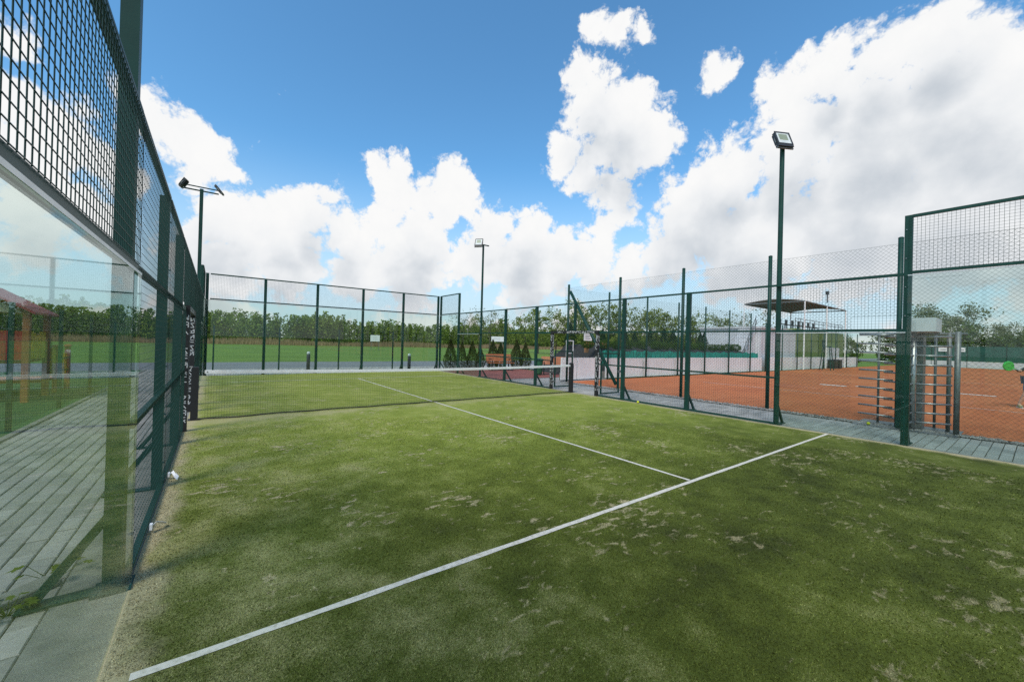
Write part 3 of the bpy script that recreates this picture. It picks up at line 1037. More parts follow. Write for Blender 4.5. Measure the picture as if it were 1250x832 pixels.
# white boards under it, each board a part
root = empty('white_board_wall', (22, 3.25, 0))
bx = [12.55, 13.5] + [13.56, 15.15] + sum([[a + .04, b - .04] for a, b in zip([15.45] + xs[1:], xs[1:] + [33.2])], [])
rb = random.Random(2)
for a, b in zip(bx[::2], bx[1::2]):
    h = 1.0 + rb.uniform(-.015, .015)
    MB().cham(a, b, 3.20, 3.25, .03, h, .008).build('board', WHITE, root)
for a, b in ((33.9, 38.9), (38.95, 43.9), (43.95, 48.9), (48.95, 53.5), (53.55, 58.5)):
    MB().cham(a, b, 3.20, 3.26, .0, 1.05, .008).build('board', WHITE, root)
MB().box(12.55, 58.5, 3.26, 3.32, 0, .35).build('footing', CONC, root)
tag(root, 'low white board wall behind the chain link fence', 'wall')

# teal netting strip above the boards
m = MB(); n = 240
r9 = random.Random(9)
rows = []
for i in range(n + 1):
    x = 15.5 + (33.0 - 15.5) * i / n
    yb = 3.42 + .03 * math.sin(i * 1.7) + .02 * math.sin(i * .61)
    t = 1.34 + .035 * math.sin(i * .42) + r9.uniform(-.02, .02)
    rows.append([(x, yb, .72), (x, yb + .02 * math.sin(i * 2.3), 1.05), (x, yb, t)])
for i in range(n):
    for j in range(2):
        m.poly([rows[i][j], rows[i + 1][j], rows[i + 1][j + 1], rows[i][j + 1]])
o = m.build('windbreak_netting', TEAL)
md = o.modifiers.new('thickness', 'SOLIDIFY'); md.thickness = .012
tag(o, 'crumpled teal netting strip running above the white boards', 'netting')

# planted bank
m = MB()
nx, prof = 60, [(3.55, .0), (3.6, 1.0), (3.9, 1.36), (4.9, 1.55), (6.2, 1.62), (7.4, 1.56), (8.4, .8), (9.4, -.05)]
rb = random.Random(12)
grid = []
for i in range(nx + 1):
    x = 15.3 + (33.4 - 15.3) * i / nx
    e = min(1, max(0, (x - 15.3) / 1.7)) * min(1, max(0, (33.4 - x) / 1.2))
    e = e * e * (3 - 2 * e)
    grid.append([(x, y, max(-.05, z * e - .05 * (1 - e) + (rb.uniform(-.05, .05) if 0 < k < 7 else 0))) for k, (y, z) in enumerate(prof)])
for i in range(nx):
    for j in range(len(prof) - 1):
        m.poly([grid[i][j], grid[i + 1][j], grid[i + 1][j + 1], grid[i][j + 1]])
bank = struct(m.build('earth_bank', MULCH))

# gravel strip between the walk and the clay
rg = np.random.default_rng(4)
ico_v = np.array([(0, 0, 1), (.9, 0, .3), (.28, .85, .3), (-.73, .53, .3), (-.73, -.53, .3), (.28, -.85, .3), (0, 0, -.6)], float)
ico_f = [(0, 1, 2), (0, 2, 3), (0, 3, 4), (0, 4, 5), (0, 5, 1), (6, 2, 1), (6, 3, 2), (6, 4, 3), (6, 5, 4), (6, 1, 5)]
V, Fc = [], []
NS = 5200
for i in range(NS):
    y = 2.9 - 14.0 * rg.random()
    x = 12.12 + .48 * rg.beta(1.6, 1.8)
    s = rg.uniform(.012, .032)
    th = rg.uniform(0, 6.28); ct, st = math.cos(th), math.sin(th)
    v = ico_v * s * rg.uniform(.65, 1.25, size=(7, 3))
    v = np.stack([v[:, 0] * ct - v[:, 1] * st, v[:, 0] * st + v[:, 1] * ct, v[:, 2] * .7], 1) + (x, y, -.018 + s * .35)
    k = len(V); V += [tuple(q) for q in v]; Fc += [tuple(k + a for a in f) for f in ico_f]
me = bpy.data.meshes.new('gravel'); me.from_pydata(V, [], Fc); me.update(); me.materials.append(STONE)
o = link('gravel', me); tag(o, 'strip of loose grey stones between walk and clay court', 'gravel', kind='stuff')
sheet('gravel_bed', 12.085, 12.545, -11.5, 2.96, -.027, JOINT)

# bits of white line tape showing through the clay
for (x0, x1, y0, y1) in ((23.9, 24.3, -3.9, -2.9), (25.2, 25.5, -8.3, -7.3), (24.6, 25.0, -5.0, -4.1), (18.9, 18.95, -11.5, .2), (36.0, 36.06, -14, 1.0)):
    struct(MB().poly([(x0, y0, -.005), (x1, y0, -.005), (x1, y1, -.005), (x0, y1, -.005)]).build('court_line', CLINE))

# ------------------------------------------------------------------ turnstile
TX, TY = 12.25, -7.78
root = empty('turnstile', (TX, TY, 0))
ax = MB().tube((TX, TY, 0), (TX, TY, 2.05), .045, n=12).build('rotor_column', STEEL, root, True)
arm_me = {}
for k in range(10):
    z = .16 + k * .2
    for j, a in enumerate((rad(-62), rad(58), rad(178))):
        if j == 1 and False:
            continue
        p0 = (TX + .05 * math.cos(a), TY + .05 * math.sin(a), z); p1 = (TX + .60 * math.cos(a), TY + .60 * math.sin(a), z)
        MB().tube(p0, p1, .020, n=8).build('rotor_arm', STEEL, root, True)
MB().box(TX - .13, TX + .06, -7.62, -7.54, 0, 2.05).build('guide_column', GREEN, root)
for k in range(10):
    z = .20 + k * .2
    MB().tube((TX + .1, -7.45, z), (TX + .16, -6.86, z), .019, n=8).build('comb_bar', STEEL, root, True)
for (x, y, r) in ((TX + .45, -7.15, .022), (TX + .72, -8.02, .024), (TX + .42, -8.25, .035), (TX + .06, -8.40, .045)):
    MB().tube((x, y, -.01), (x, y, 2.06), r, n=10).build('frame_post', STEELD, root, True)
MB().box(TX + .2, TX + .5, -7.9, -7.80, 0, 2.0).build('guard_panel', STEELD, root)
hd = MB().box(TX - .20, TX + .55, -8.12, -7.62, 2.06, 2.34).build('header_box', GREYB, root)
MB().box(TX - .206, TX - .201, -7.84, -7.72, 2.08, 2.30).build('access_door', TRIM, hd)
MB().tube((TX + .42, -8.5, 2.03), (TX + .42, -6.8, 2.03), .022, n=8).build('top_rail', STEELD, root, True)
MB().box(TX - .35, TX + .75, -8.45, -6.85, -.011, -.002).build('base_plate', STEELD, root)
tag(root, 'full height steel turnstile with stacked horizontal bars', 'turnstile')

# ------------------------------------------------------------------ benches, bin, bollards, signs


def bench(x, y, rz, label):
    root = empty('park_bench', (x, y, 0))
    root.rotation_euler = (0, 0, rz)

    def part(mb, name, mat, par=None):
        o = bpy.data.objects.new(name, mb.mesh(name, mat)); col.objects.link(o); o.parent = par or root
        return o
    L = .78
    for k in range(5):
        part(MB().box(-L, L, -.22 + k * .095, -.145 + k * .095, .42, .455), 'seat_slat', WOOD)
    for k in range(4):
        z = .52 + k * .105; yb = .27 + k * .032
        part(MB().prism([(-L, yb, z), (-L, yb + .03, z), (-L, yb + .055, z + .088), (-L, yb + .025, z + .088)], (2 * L, 0, 0)), 'back_slat', WOOD)
    for s in (-1, 1):
        m = MB()
        xx = s * .62
        m.box(xx - .025, xx + .025, -.24, -.19, 0, .42); m.prism([(xx - .025, .20, 0), (xx - .025, .27, 0), (xx - .025, .44, .93), (xx - .025, .395, .93)], (.05, 0, 0))
        m.box(xx - .02, xx + .02, -.24, .24, .385, .42)
        leg = part(m, 'leg', IRON)
        part(MB().path([(xx, -.21, .42), (xx, -.25, .55), (xx, -.20, .64), (xx, 0, .66), (xx, .32, .64)], .017, 6), 'armrest', IRON, leg)
    return tag(root, label, 'bench', 'wooden benches on the red surface')


bench(13.55, 9.25, -.22, 'wooden slat bench in front of the conical thuja shrubs')
bench(14.6, 5.75, -.75, 'wooden slat bench beside the green litter bin and bank')

root = empty('litter_bin', (13.72, 6.1, 0))
MB().lathe([(.17, .02), (.19, .1), (.225, .72), (.225, .74)], (13.72, 6.1, 0), 16).build('body', BINM, root, True)
MB().lathe([(.255, .745), (.265, .77), (.24, .81), (.10, .84)], (13.72, 6.1, 0), 16).build('lid', GREEN, root, True)
MB().lathe([(.12, -.012), (.12, .02)], (13.72, 6.1, 0), 12).build('foot', IRON, root)
tag(root, 'green litter bin with wide lid near the bench', 'bin')

for (x, y, lab) in ((4.16, 12.85, 'between the two wire fence posts'), (8.75, 11.0, 'close to the thuja shrubs')):
    root = empty('bollard_light', (x, y, 0))
    MB().lathe([(.085, -.03), (.085, .72), (.08, .735)], (x, y, 0), 14).build('column', BOLLM, root, True)
    MB().lathe([(.075, .736), (.08, .80), (.07, .85), (.03, .875)], (x, y, 0), 14).build('lamp_cap', LENS, root, True)
    tag(root, 'dark bollard light with pale cap on gravel, ' + lab, 'bollard', 'bollard lights along the road')

# low wire fence beyond the end wall
root = empty('wire_fence', (5, 11.5, 0))
line = [(.3, 12.6), (2.78, 12.1), (5.27, 11.45), (7.75, 10.78)]
for i, (x, y) in enumerate(line):
    y += .0
    MB().box(x - .03, x + .03, y - .02, y + .02, -.03, 2.02).build('post', GREEN, root)
for (a, b) in zip(line, line[1:]):
    m = MB()
    for i in range(48):
        t = i / 47; x = a[0] + (b[0] - a[0]) * t; y = a[1] + (b[1] - a[1]) * t
        m.tube((x, y, .05), (x, y, 1.98), .0018, n=3, cap=False)
    for k in range(11):
        z = .05 + k * .193
        m.tube((a[0], a[1] - .004, z), (b[0], b[1] - .004, z), .0022, n=3, cap=False)
    m.build('wire_mesh', GREENW, root)['kind'] = 'stuff'
tag(root, 'low green wire fence with thin posts on the gravel', 'fence')


def board_sign(x, y, z, w, h, rz, label, posts=True, pole_h=None):
    root = empty('sign', (x, y, 0)); root.rotation_euler = (0, 0, rz)

    def part(mb, name, mat):
        o = bpy.data.objects.new(name, mb.mesh(name, mat)); col.objects.link(o); o.parent = root
    part(MB().box(-w / 2, w / 2, -.015, .015, z - h / 2, z + h / 2), 'panel', WHITE if w < 2 else GREYB)
    if posts:
        for s in (-1, 1):
            part(MB().tube((s * w * .4, .045, -.05), (s * w * .4, .045, z + h / 2), .03, n=8), 'post', STEELD)
    m = MB()
    for k in range(3):
        m.box(-w * .36, w * (.30 - .1 * (k % 2)), -.018, -.0155, z + h * (.22 - .22 * k) - h * .035, z + h * (.22 - .22 * k) + h * .035)
    part(m, 'print', BOLLM if w < .6 else GREYB)
    return tag(root, label, 'sign')


board_sign(19.6, 51.0, 1.75, 1.35, .95, -.4, 'white notice board standing in the green field')
board_sign(23.1, 23.5, 1.95, 1.25, .5, -.5, 'grey information board standing behind the thuja shrubs')
o = board_sign(13.95, 2.985, 1.95, .46, .32, -.1, 'small white sign plate hung on the chain link by the gate', posts=False)
MB().box(-.2, .2, .016, .06, 1.86, 1.90).mesh('x', GREEN)
hk = bpy.data.objects.new('hanger', MB().box(-.01, .01, .0, .075, 1.90, 2.14).mesh('hanger', STEELD)); col.objects.link(hk); hk.parent = o
hk.location = (0, .016, 0)

# timber beam and white frame on the bank
root = empty('timber_planter', (16.4, 4.75, 1.3))
MB().box(15.55, 17.3, 4.55, 4.75, 1.62, 1.76).build('beam', TIMBER, root)
MB().box(15.6, 15.75, 4.57, 4.73, 1.2, 1.62).build('leg', TIMBER, root); MB().box(17.1, 17.25, 4.57, 4.73, 1.2, 1.62).build('leg', TIMBER, root)
tag(root, 'orange timber beam seat on short legs on the planted bank', 'beam seat')
root = empty('white_frame', (13.05, 3.0, 0))
m = MB()
m.tube((13.0, 3.38, 0), (13.0, 3.38, 1.75), .022, n=8); m.tube((13.42, 3.38, 0), (13.42, 3.38, 1.75), .022, n=8)
m.build('upright', WHITE, root)
MB().tube((12.98, 3.38, 1.76), (13.44, 3.38, 1.76), .022, n=8).build('top_bar', WHITE, root)
MB().tube((13.02, 3.38, 1.2), (13.40, 3.38, 1.2), .018, n=8).build('cross_bar', WHITE, root)
tag(root, 'small white tubular frame behind the first white boards', 'frame')

# tennis balls
for x, y, lab in ((9.90, -2.66, 'yellow tennis ball on the turf edge by the fence'), (12.05, -7.12, 'yellow tennis ball on pavers under the turnstile bars')):
    m = MB().lathe([(.033 * math.sin(math.pi * k / 8) + .0005, .033 - .033 * math.cos(math.pi * k / 8)) for k in range(9)], (0, 0, 0), 14)
    o = m.build('tennis_ball', BALLM, None, True); o.location = (x, y, .004 if x < 10 else -.006)
    tag(o, lab, 'tennis ball')

# white tie strips knotted on the left fence foot
for y, lab, s in ((-5.22, 'white torn plastic strip tied to fence foot near the glass', 1), (-3.75, 'white torn plastic strip tied to fence foot before the gate', -1)):
    m = MB()
    pts = [(-.0, 0, .05), (.03, .02, .075), (.055, .05 * s, .055), (.085, .085 * s, .03)]
    for (a, b), w in zip(zip(pts, pts[1:]), (.012, .022, .028)):
        a = Vector(a); b = Vector(b)
        k = Vector((.3, -1 * s, .6)).normalized() * w
        m.poly([a - k, b - k * 1.1, b + k * .8, a + k])
    m.box(-.006, .010, -.022, .022, .03, .075)
    o = m.build('plastic_strip', WHITE); o.location = (.02, y, 0)
    md = o.modifiers.new('thickness', 'SOLIDIFY'); md.thickness = .003
    tag(o, lab, 'plastic strip', 'plastic strips on fence foot')

# ------------------------------------------------------------------ clubhouse with shade canopy
root = empty('clubhouse', (40, 4, 0))
MB().box(33.9, 41.0, 3.6, 8.4, 0, 3.25).build('wall', GREYW, root)
MB().box(33.8, 41.0, 3.5, 8.5, 3.25, 3.40).build('parapet', GREYB, root)
gw = MB().box(41.02, 54.8, 3.62, 8.4, 0, 3.55).build('wall', OLIVE, root)
gw['label'] = 'olive green panelled wall'
for k in range(1, 7):
    MB().box(41.0 + k * 1.95, 41.05 + k * 1.95, 3.595, 3.615, 1.1, 3.5).build('panel_batten', GREEN, gw)
for (a, b, z0, z1) in ((34.6, 35.2, 1.5, 2.5),):
    f = MB().box(a, b, 3.56, 3.598, z0, z1).build('window', TRIM, root)
    MB().box(a + .08, b - .08, 3.545, 3.558, z0 + .08, z1 - .08).build('pane', IRON, f)
st = MB()
for k in range(10):
    st.box(31.4 + k * .26, 33.85, 4.0, 5.2, k * .32, k * .32 + .315)
st.build('stairs', GREYW, root)
sr = MB()
sr.tube((31.4, 3.95, 1.0), (33.9, 3.95, 4.2), .03, n=6); sr.tube((31.4, 3.95, .6), (33.9, 3.95, 3.8), .02, n=6)
for k in range(5):
    sr.tube((31.4 + k * .6, 3.95, k * .75), (31.4 + k * .6, 3.95, 1.0 + k * .768), .025, n=6)
sr.build('stair_rail', STEELD, root)
rl = MB()
for z in (3.85, 4.2, 4.45):
    rl.tube((41.1, 3.7, z), (54.6, 3.7, z), .025, n=6)
for k in range(12):
    rl.tube((41.1 + k * 1.227, 3.7, 3.55), (41.1 + k * 1.227, 3.7, 4.45), .025, n=6)
rl.build('terrace_rail', STEELD, root)
MB().box(49.2, 52.3, 2.99 + .35, 3.55, .0, 2.0).build('storage_box', GREYB, root)
tag(root, 'pale grey and olive green clubhouse behind the white boards', 'building')

root = empty('shade_canopy', (46, 5, 3.4))
sail = MB()
n = 14
z0 = 6.0
gx = lambda u, v: (40.9 + (52.6 - 40.9) * u, 2.95 + 4.9 * v, z0 - .05 + .42 * math.sin(math.pi * v) * (1 - .35 * abs(2 * u - 1)) - .10 * math.sin(math.pi * u) * (1 - v))
for i in range(n):
    for j in range(n):
        sail.poly([gx(i / n, j / n), gx((i + 1) / n, j / n), gx((i + 1) / n, (j + 1) / n), gx(i / n, (j + 1) / n)])
sl = sail.build('roof_fabric', CANOPY, root, True)
md = sl.modifiers.new('thickness', 'SOLIDIFY'); md.thickness = .04
fr = MB()
for (a, b) in (((40.9, 2.95), (52.6, 2.95)), ((40.9, 7.85), (52.6, 7.85)), ((40.9, 2.95), (40.9, 7.85)), ((52.6, 2.95), (52.6, 7.85))):
    fr.tube((a[0], a[1], z0 - .12), (b[0], b[1], z0 - .12), .05, n=6)
fr.build('roof_frame', STEELD, root)
for (x, y) in ((40.9, 2.95), (46.7, 2.95), (52.6, 2.95), (40.9, 7.85), (46.7, 7.85), (52.6, 7.85)):
    MB().tube((x, y, 0 if y < 3.5 else 3.3), (x, y, z0 - .1), .055, n=8).build('post', WHITE, root)
tag(root, 'taupe shade canopy on slim white posts over the clubhouse terrace', 'canopy')
rf = random.Random(31)
for k in range(7):
    x = 42.3 + k * 1.45 + rf.uniform(-.2, .2)
    root = empty('terrace_chair', (x, 5.0, 3.56))
    MB().box(x - .25, x + .25, 4.75, 5.25, 3.98, 4.04).build('seat', IRON, root)
    MB().box(x - .25, x + .25, 5.2, 5.25, 4.04, 4.5).build('backrest', IRON, root)
    for sx in (-.22, .22):
        for sy in (4.78, 5.22):
            MB().box(x + sx - .02, x + sx + .02, sy - .02, sy + .02, 3.56, 3.98).build('leg', IRON, root)
    tag(root, 'dark chair on the terrace under the shade canopy', 'chair', 'chairs on the clubhouse terrace')
# roof lamp on the canopy
m = MB().tube((46.7, 2.95, 6.2), (46.7, 2.95, 7.0), .05, n=8)
o = m.build('canopy_lamp', LAMPH); MB().box(46.5, 46.9, 2.85, 3.05, 7.0, 7.3).build('lamp_head', LAMPH, o)
tag(o, 'small dark lamp standing on the shade canopy', 'lamp')

# umpire chair and two dark crates by the far boards
root = empty('umpire_chair', (43.0, 1.9, 0))
for (x, y) in ((42.6, 1.5), (43.4, 1.5), (42.6, 2.3), (43.4, 2.3)):
    MB().tube((x, y, -.01), (43.0 + (x - 43) * .55, 1.9 + (y - 1.9) * .55, 2.0), .035, n=6).build('leg', GREEN, root)
MB().box(42.72, 43.28, 1.62, 2.18, 2.0, 2.06).build('seat', GREEN, root)
MB().box(42.72, 43.28, 2.13, 2.18, 2.06, 2.6).build('backrest', GREEN, root)
for k in range(5):
    MB().box(42.75, 43.25, 1.52 + k * .02, 1.57 + k * .02, .3 + k * .35, .34 + k * .35).build('step', GREEN, root)
tag(root, 'tall green umpire chair standing before the olive wall', 'umpire chair')
for x, lab in ((47.6, 'dark plastic crate by the grey storage box'), (48.9, 'dark plastic crate at the end of white boards')):
    m = MB(); m.box(x - .4, x + .4, 2.35, 2.95, -.01, .08); m.box(x - .4, x + .4, 2.35, 2.42, .08, .85); m.box(x - .4, x + .4, 2.88, 2.95, .08, .85)
    m.box(x - .4, x - .33, 2.42, 2.88, .08, .85); m.box(x + .33, x + .4, 2.42, 2.88, .08, .85)
    tag(m.build('crate', IRON), lab, 'crate', 'crates by the far boards')

# far end of the clay courts: windscreen, white skirting, signs
root = empty('windscreen_fence', (78.3, -20, 0))
for k in range(20):
    y = 3.0 - k * 3.2
    MB().tube((78.4, y, -.02), (78.4, y, 3.1), .045, n=6).build('post', GREEN, root)
    if k < 19:
        MB().box(78.31, 78.34, y - 3.15, y - .05, .85, 2.75).build('screen_panel', DKSCREEN, root)
        MB().box(78.28, 78.33, y - 3.17, y - .03, .0, .82).build('skirting_board', GREYB, root)
tag(root, 'dark green windscreen fence above pale skirting across the far clay', 'fence')
for (y, w, lab) in ((-1.3, .9, 'larger white plate on the dark green windscreen'), (-2.95, .6, 'smaller white plate on the dark green windscreen')):
    m = MB().box(78.24, 78.27, y - w / 2, y + w / 2, 2.05, 2.6)
    o = m.build('notice_plate', WHITE); MB().box(78.234, 78.239, y - w * .3, y + w * .3, 2.25, 2.33).build('print', BOLLM, o)
    MB().box(78.27, 78.312, y - .05, y + .05, 2.3, 2.35).build('clip', STEELD, o)
    tag(o, lab, 'sign')
o = MB().lathe([(.42, -.01), (.45, .2), (.45, 1.9), (.3, 2.1)], (75.5, .75, 0), 12).build('portable_toilet', BLUE, None, True)
MB().box(75.02, 75.06, .6, .9, .2, 1.8).build('door', WHITE, o)
tag(o, 'blue plastic cabin standing before the green windscreen', 'cabin')

# ------------------------------------------------------------------ playground behind the left glass
root = empty('mesh_fence', (-2.2, 3, 0))
FXL = -2.2
ysl = [-7.2, -4.7, -2.2, .3, 2.8, 5.3, 7.8, 10.3]
for y in ysl:
    MB().box(FXL - .03, FXL + .03, y - .02, y + .02, -.03, 2.02).build('post', GREEN, root)
for a, b in zip(ysl, ysl[1:]):
    m = MB()
    for i in range(50):
        y = a + (b - a) * i / 49
        m.tube((FXL + .035, y, .05), (FXL + .035, y, 1.98), .0022, n=3, cap=False)
    for k in range(11):
        z = .05 + k * .193
        m.tube((FXL + .041, a, z), (FXL + .041, b, z), .003, n=3, cap=False)
    m.build('wire_mesh', GREENW, root)['kind'] = 'stuff'
tag(root, 'low green mesh fence between the paved walk and the playground', 'fence')

root = empty('playhouse', (-3.75, 4.6, 0))
XL, XR, YF, YB = -4.55, -2.98, 4.05, 5.35
for x in (XL, XR):
    for y in (YF, YB):
        MB().box(x - .055, x + .055, y - .055, y + .055, -.02, 1.98).build('post', POSTW, root)
xm = (XL + XR) / 2
for s in (-1, 1):
    xe = xm + s * .95
    zt, ze = 2.52, 1.93
    MB().prism([(xm, YF - .2, zt), (xe, YF - .2, ze), (xe, YF - .2, ze + .05), (xm, YF - .2, zt + .05)], (0, YB - YF + .4, 0)).build('roof', ROOFR, root)
for y in (YF, YB):
    MB().prism([(XL + .06, y - .015, 1.96), (XR - .06, y - .015, 1.96), (xm, y - .015, 2.44)], (0, .03, 0)).build('gable', CREAM, root)
MB().box(XL + .06, XR - .06, YF + .06, YB - .06, .84, .90).build('platform', POSTW, root)
MB().box(XL + .06, XR - .06, YF - .02, YF + .02, .92, 1.56).build('front_panel', REDP, root)
for y0 in np.linspace(YF + .16, YB - .2, 7):
    h = 1.5 + .06 * math.sin(y0 * 9)
    MB().box(XR - .02, XR + .015, y0 - .055, y0 + .055, .92, h).build('picket', YELP, root)
for zz in (1.0, 1.38):
    MB().box(XR - .05, XR - .021, YF + .06, YB - .06, zz, zz + .07).build('picket_rail', YELP, root)
for y in (5.9, 6.9):
    MB().box(XR + .0, XR + .1, y - .05, y + .05, -.02, 1.15).build('newel_post', POSTW, root)
    MB().cham(XR - .02, XR + .12, y - .07, y + .07, 1.151, 1.22, .03).build('newel_cap', POSTW, root)
MB().prism([(XR + .03, YB + .06, .45), (XR + .03, 5.84, .45), (XR + .03, 5.84, 1.05), (XR + .03, 5.6, 1.18), (XR + .03, YB + .06, 1.1)], (.03, 0, 0)).build('arch_panel', YELP, root)
for y0 in np.linspace(6.03, 6.78, 6):
    MB().box(XR + .03, XR + .06, y0 - .04, y0 + .04, .4, .98).build('picket', YELP, root)
MB().box(XR + .061, XR + .085, 5.96, 6.84, .5, .57).build('picket_rail', YELP, root); MB().box(XR + .061, XR + .085, 5.96, 6.84, .82, .89).build('picket_rail', YELP, root)
MB().box(XL, XR - .1, 5.5, 6.9, .28, .34).build('ramp', POSTW, root)
for x in (-4.3, -3.7):
    for zz in (.12, .42):
        MB().box(x - .2, x + .2, YF + .1, YF + .13, zz, zz + .22).build('window_panel', WHITE, root)
tag(root, 'wooden playhouse with maroon gable roof and yellow picket panels', 'playhouse')

# weeds and a loose slab on the left walk
for (x, y, nl, s, lab) in ((-.40, -5.66, 9, .075, 'small leafy maple seedling in the paving joint'), (-.50, -6.0, 16, .055, 'low tufted weed beside the loose slab')):
    root = empty('weed', (x, y, -.01))
    r = random.Random(int(-y * 100))
    st = MB(); lf = []
    for k in range(nl):
        a = r.uniform(0, 6.28); t = r.uniform(.05, .14); h = r.uniform(.03, .13)
        tip = Vector((x + math.cos(a) * t, y + math.sin(a) * t, h)); st.tube((x, y, -.02), tip, .0025, .0015, n=4)
        d = Vector((math.cos(a), math.sin(a), -.25)).normalized(); w = d.cross(Vector((0, 0, 1))).normalized()
        m = MB()
        L = s * r.uniform(.7, 1.15)
        pts = [tip, tip + d * L * .2 + w * L * .35, tip + d * L * .35 + w * L * .25, tip + d * L * .6 + w * L * .48, tip + d * L * .65 + w * L * .15, tip + d * L,
               tip + d * L * .65 - w * L * .15, tip + d * L * .6 - w * L * .48, tip + d * L * .35 - w * L * .25, tip + d * L * .2 - w * L * .35]
        m.poly(pts)
        m.build('leaf', LF8, root)
    st.build('stem', LF8, root)
    tag(root, lab, 'plant', 'weeds in the paving')
o = MB().cham(-.18, .18, -.07, .07, 0, .035, .006).build('loose_slab', CONC); o.location = (-.52, -5.83, -.006); o.rotation_euler = (0, 0, .75)
tag(o, 'loose concrete slab lying on the pavers beside the kerb', 'slab')

# ------------------------------------------------------------------ trees and shrubs


def tube_chain(m, pts, radii, n=6):
    for (a, b), (r1, r2) in zip(zip(pts, pts[1:]), zip(radii, radii[1:])):
        m.tube(a, b, r1, r2, n=n, cap=False)


def tree_parts(h, w, seed, nleaf, lsize, leafm, barkm, sparse=0.0, base=.3, bush=False):
    """Trunk mesh and crown mesh about the origin."""
    r = random.Random(seed); rg = np.random.default_rng(seed)
    m = MB()
    th = h * .82
    tp = [Vector((0, 0, -.1))]
    for k in range(1, 7):
        tp.append(Vector((r.uniform(-.03, .03) * h * k / 6, r.uniform(-.03, .03) * h * k / 6, th * k / 6)))
    r0 = h * .018 + .03
    tube_chain(m, tp, [r0 * (1 - .14 * k) for k in range(7)], 7)
    tips = []
    nl = 17
    for k in range(nl):
        t = base + (1 - base) * (k + r.random() * .7) / nl
        p = tp[0].lerp(tp[-1], t); i = min(5, int(t * 6)); p = tp[i].lerp(tp[i + 1], t * 6 - i)
        a = k * 2.4 + r.uniform(-.4, .4)
        prof = math.sin(math.pi * min(1, (1 - t) * .62 + .30)) ** .8
        L = w * .5 * prof * r.uniform(.65, 1.1)
        el = .25 + .7 * t
        q = p + Vector((math.cos(a) * L, math.sin(a) * L, L * el * .9))
        mid = p.lerp(q, .5) + Vector((r.uniform(-.1, .1), r.uniform(-.1, .1), -.04 * L)) * L * .5
        tube_chain(m, [p, mid, q], [r0 * .42 * (1.1 - t), r0 * .24 * (1.1 - t), .012], 4)
        tips += [(q, L), (mid.lerp(q, .4), L * .8)]
        for s in range(2):
            q2 = mid.lerp(q, r.uniform(.2, .9)) + Vector((r.uniform(-1, 1), r.uniform(-1, 1), r.uniform(-.2, .8))) * L * .45
            tube_chain(m, [mid, q2], [r0 * .15, .008], 3)
            tips.append((q2, L * .75))
    tips.append((tp[-1] + Vector((0, 0, h * .1)), w * .3))
    trunk = m.mesh('trunk', barkm)
    C, S = [], []
    per = max(4, int(nleaf / len(tips)))
    for q, L in tips:
        if r.random() < sparse * .5:
            continue
        rr = max(.25, L * .42)
        cnt = int(per * r.uniform(.5, 1.5) * (1 - sparse * .4))
        pts = rg.normal(size=(cnt, 3)) * (rr * .52, rr * .52, rr * .42) + np.array(q)
        C.append(pts); S.append(rg.uniform(.6, 1.3, cnt) * lsize)
    C = np.concatenate(C); S = np.concatenate(S)
    C[:, 2] = np.maximum(C[:, 2], h * .06)
    crown = quads_mesh('crown', C, S, leafm, seed + 1)
    return trunk, crown


def place(name, parts, x, y, z, s, rz, label, cat, group=None, pnames=('trunk', 'crown')):
    root = empty(name, (x, y, z)); root.scale = (s, s, s); root.rotation_euler = (0, 0, rz)
    for nm, me in zip(pnames, parts):
        o = bpy.data.objects.new(nm, me); col.objects.link(o); o.parent = root
    return tag(root, label, cat, group)


protoA = [tree_parts(9, 5.2, 100 + k, 1900, .20, LF1, BARK, .15, .22) for k in range(3)]
rt = random.Random(77)
mids = [(650, 41.9, 40.7, 7.2), (668, 43.5, 38.6, 6.4), (690, 45, 36.5, 6.0), (708, 45.5, 34, 6.6), (725, 46.2, 31.3, 7.6), (742, 47.5, 30.2, 7.6), (758, 49, 29, 6.6), (772, 50.8, 27.8, 6.4), (790, 52, 26.4, 6.8),
        (806, 54, 25.2, 6.4), (820, 55.4, 24.4, 6.8), (838, 57.4, 22.9, 6.3), (855, 58.6, 21.6, 5.6), (880, 60, 19.8, 6.2), (575, 41, 55, 6.2), (615, 44, 50, 6.0), (632, 45, 47, 6.6)]
for i, (_, x, y, h) in enumerate(mids):
    k = i % 3
    place('birch_tree', protoA[k], x + rt.uniform(-1.5, 1.5), y + rt.uniform(-1, 1), -.04, h / 9.0 * 1.02, rt.uniform(0, 6.28), {3: 'light green young tree standing straight behind the gate lintel', 13: 'light green young tree ending the row beside the clubhouse'}.get(i, 'light green young tree in the row beyond the planted bank'), 'tree', 'young trees beyond the bank')
sparse1 = tree_parts(10, 7.5, 200, 1100, .22, LF3, BARK, .75, .30)
place('oak_tree', sparse1, 39.0, 49.0, -.04, .72, .4, 'half bare oak tree rising above the bushes behind the thuja shrubs', 'tree')
place('oak_tree', sparse1, 34.5, 50.5, -.04, .62, 2.4, 'smaller half bare tree beside the oak above the field edge', 'tree')
place('oak_tree', sparse1, 60.0, 18.0, -.04, .62, 1.4, 'half bare tree next to the clubhouse stairs', 'tree')
place('oak_tree', sparse1, 77.0, 21.0, -.04, .85, 4.0, 'half bare tree behind the clubhouse and canopy', 'tree')
big = tree_parts(11.5, 12.5, 300, 9500, .27, LF3, BARK, .22, .18)
place('chestnut_tree', big, 119, 2.2, -.04, .78, .3, 'large round crowned tree behind the windscreen fence', 'tree')
place('chestnut_tree', big, 127.5, -4.8, -.04, .54, 2.1, 'spreading pale tree right of the large round crowned tree beyond the hedge'.replace('right of', 'next to'), 'tree')
place('chestnut_tree', big, 132, -17.0, -.04, .6, 3.6, 'spreading pale tree far along beyond the hedge', 'tree')

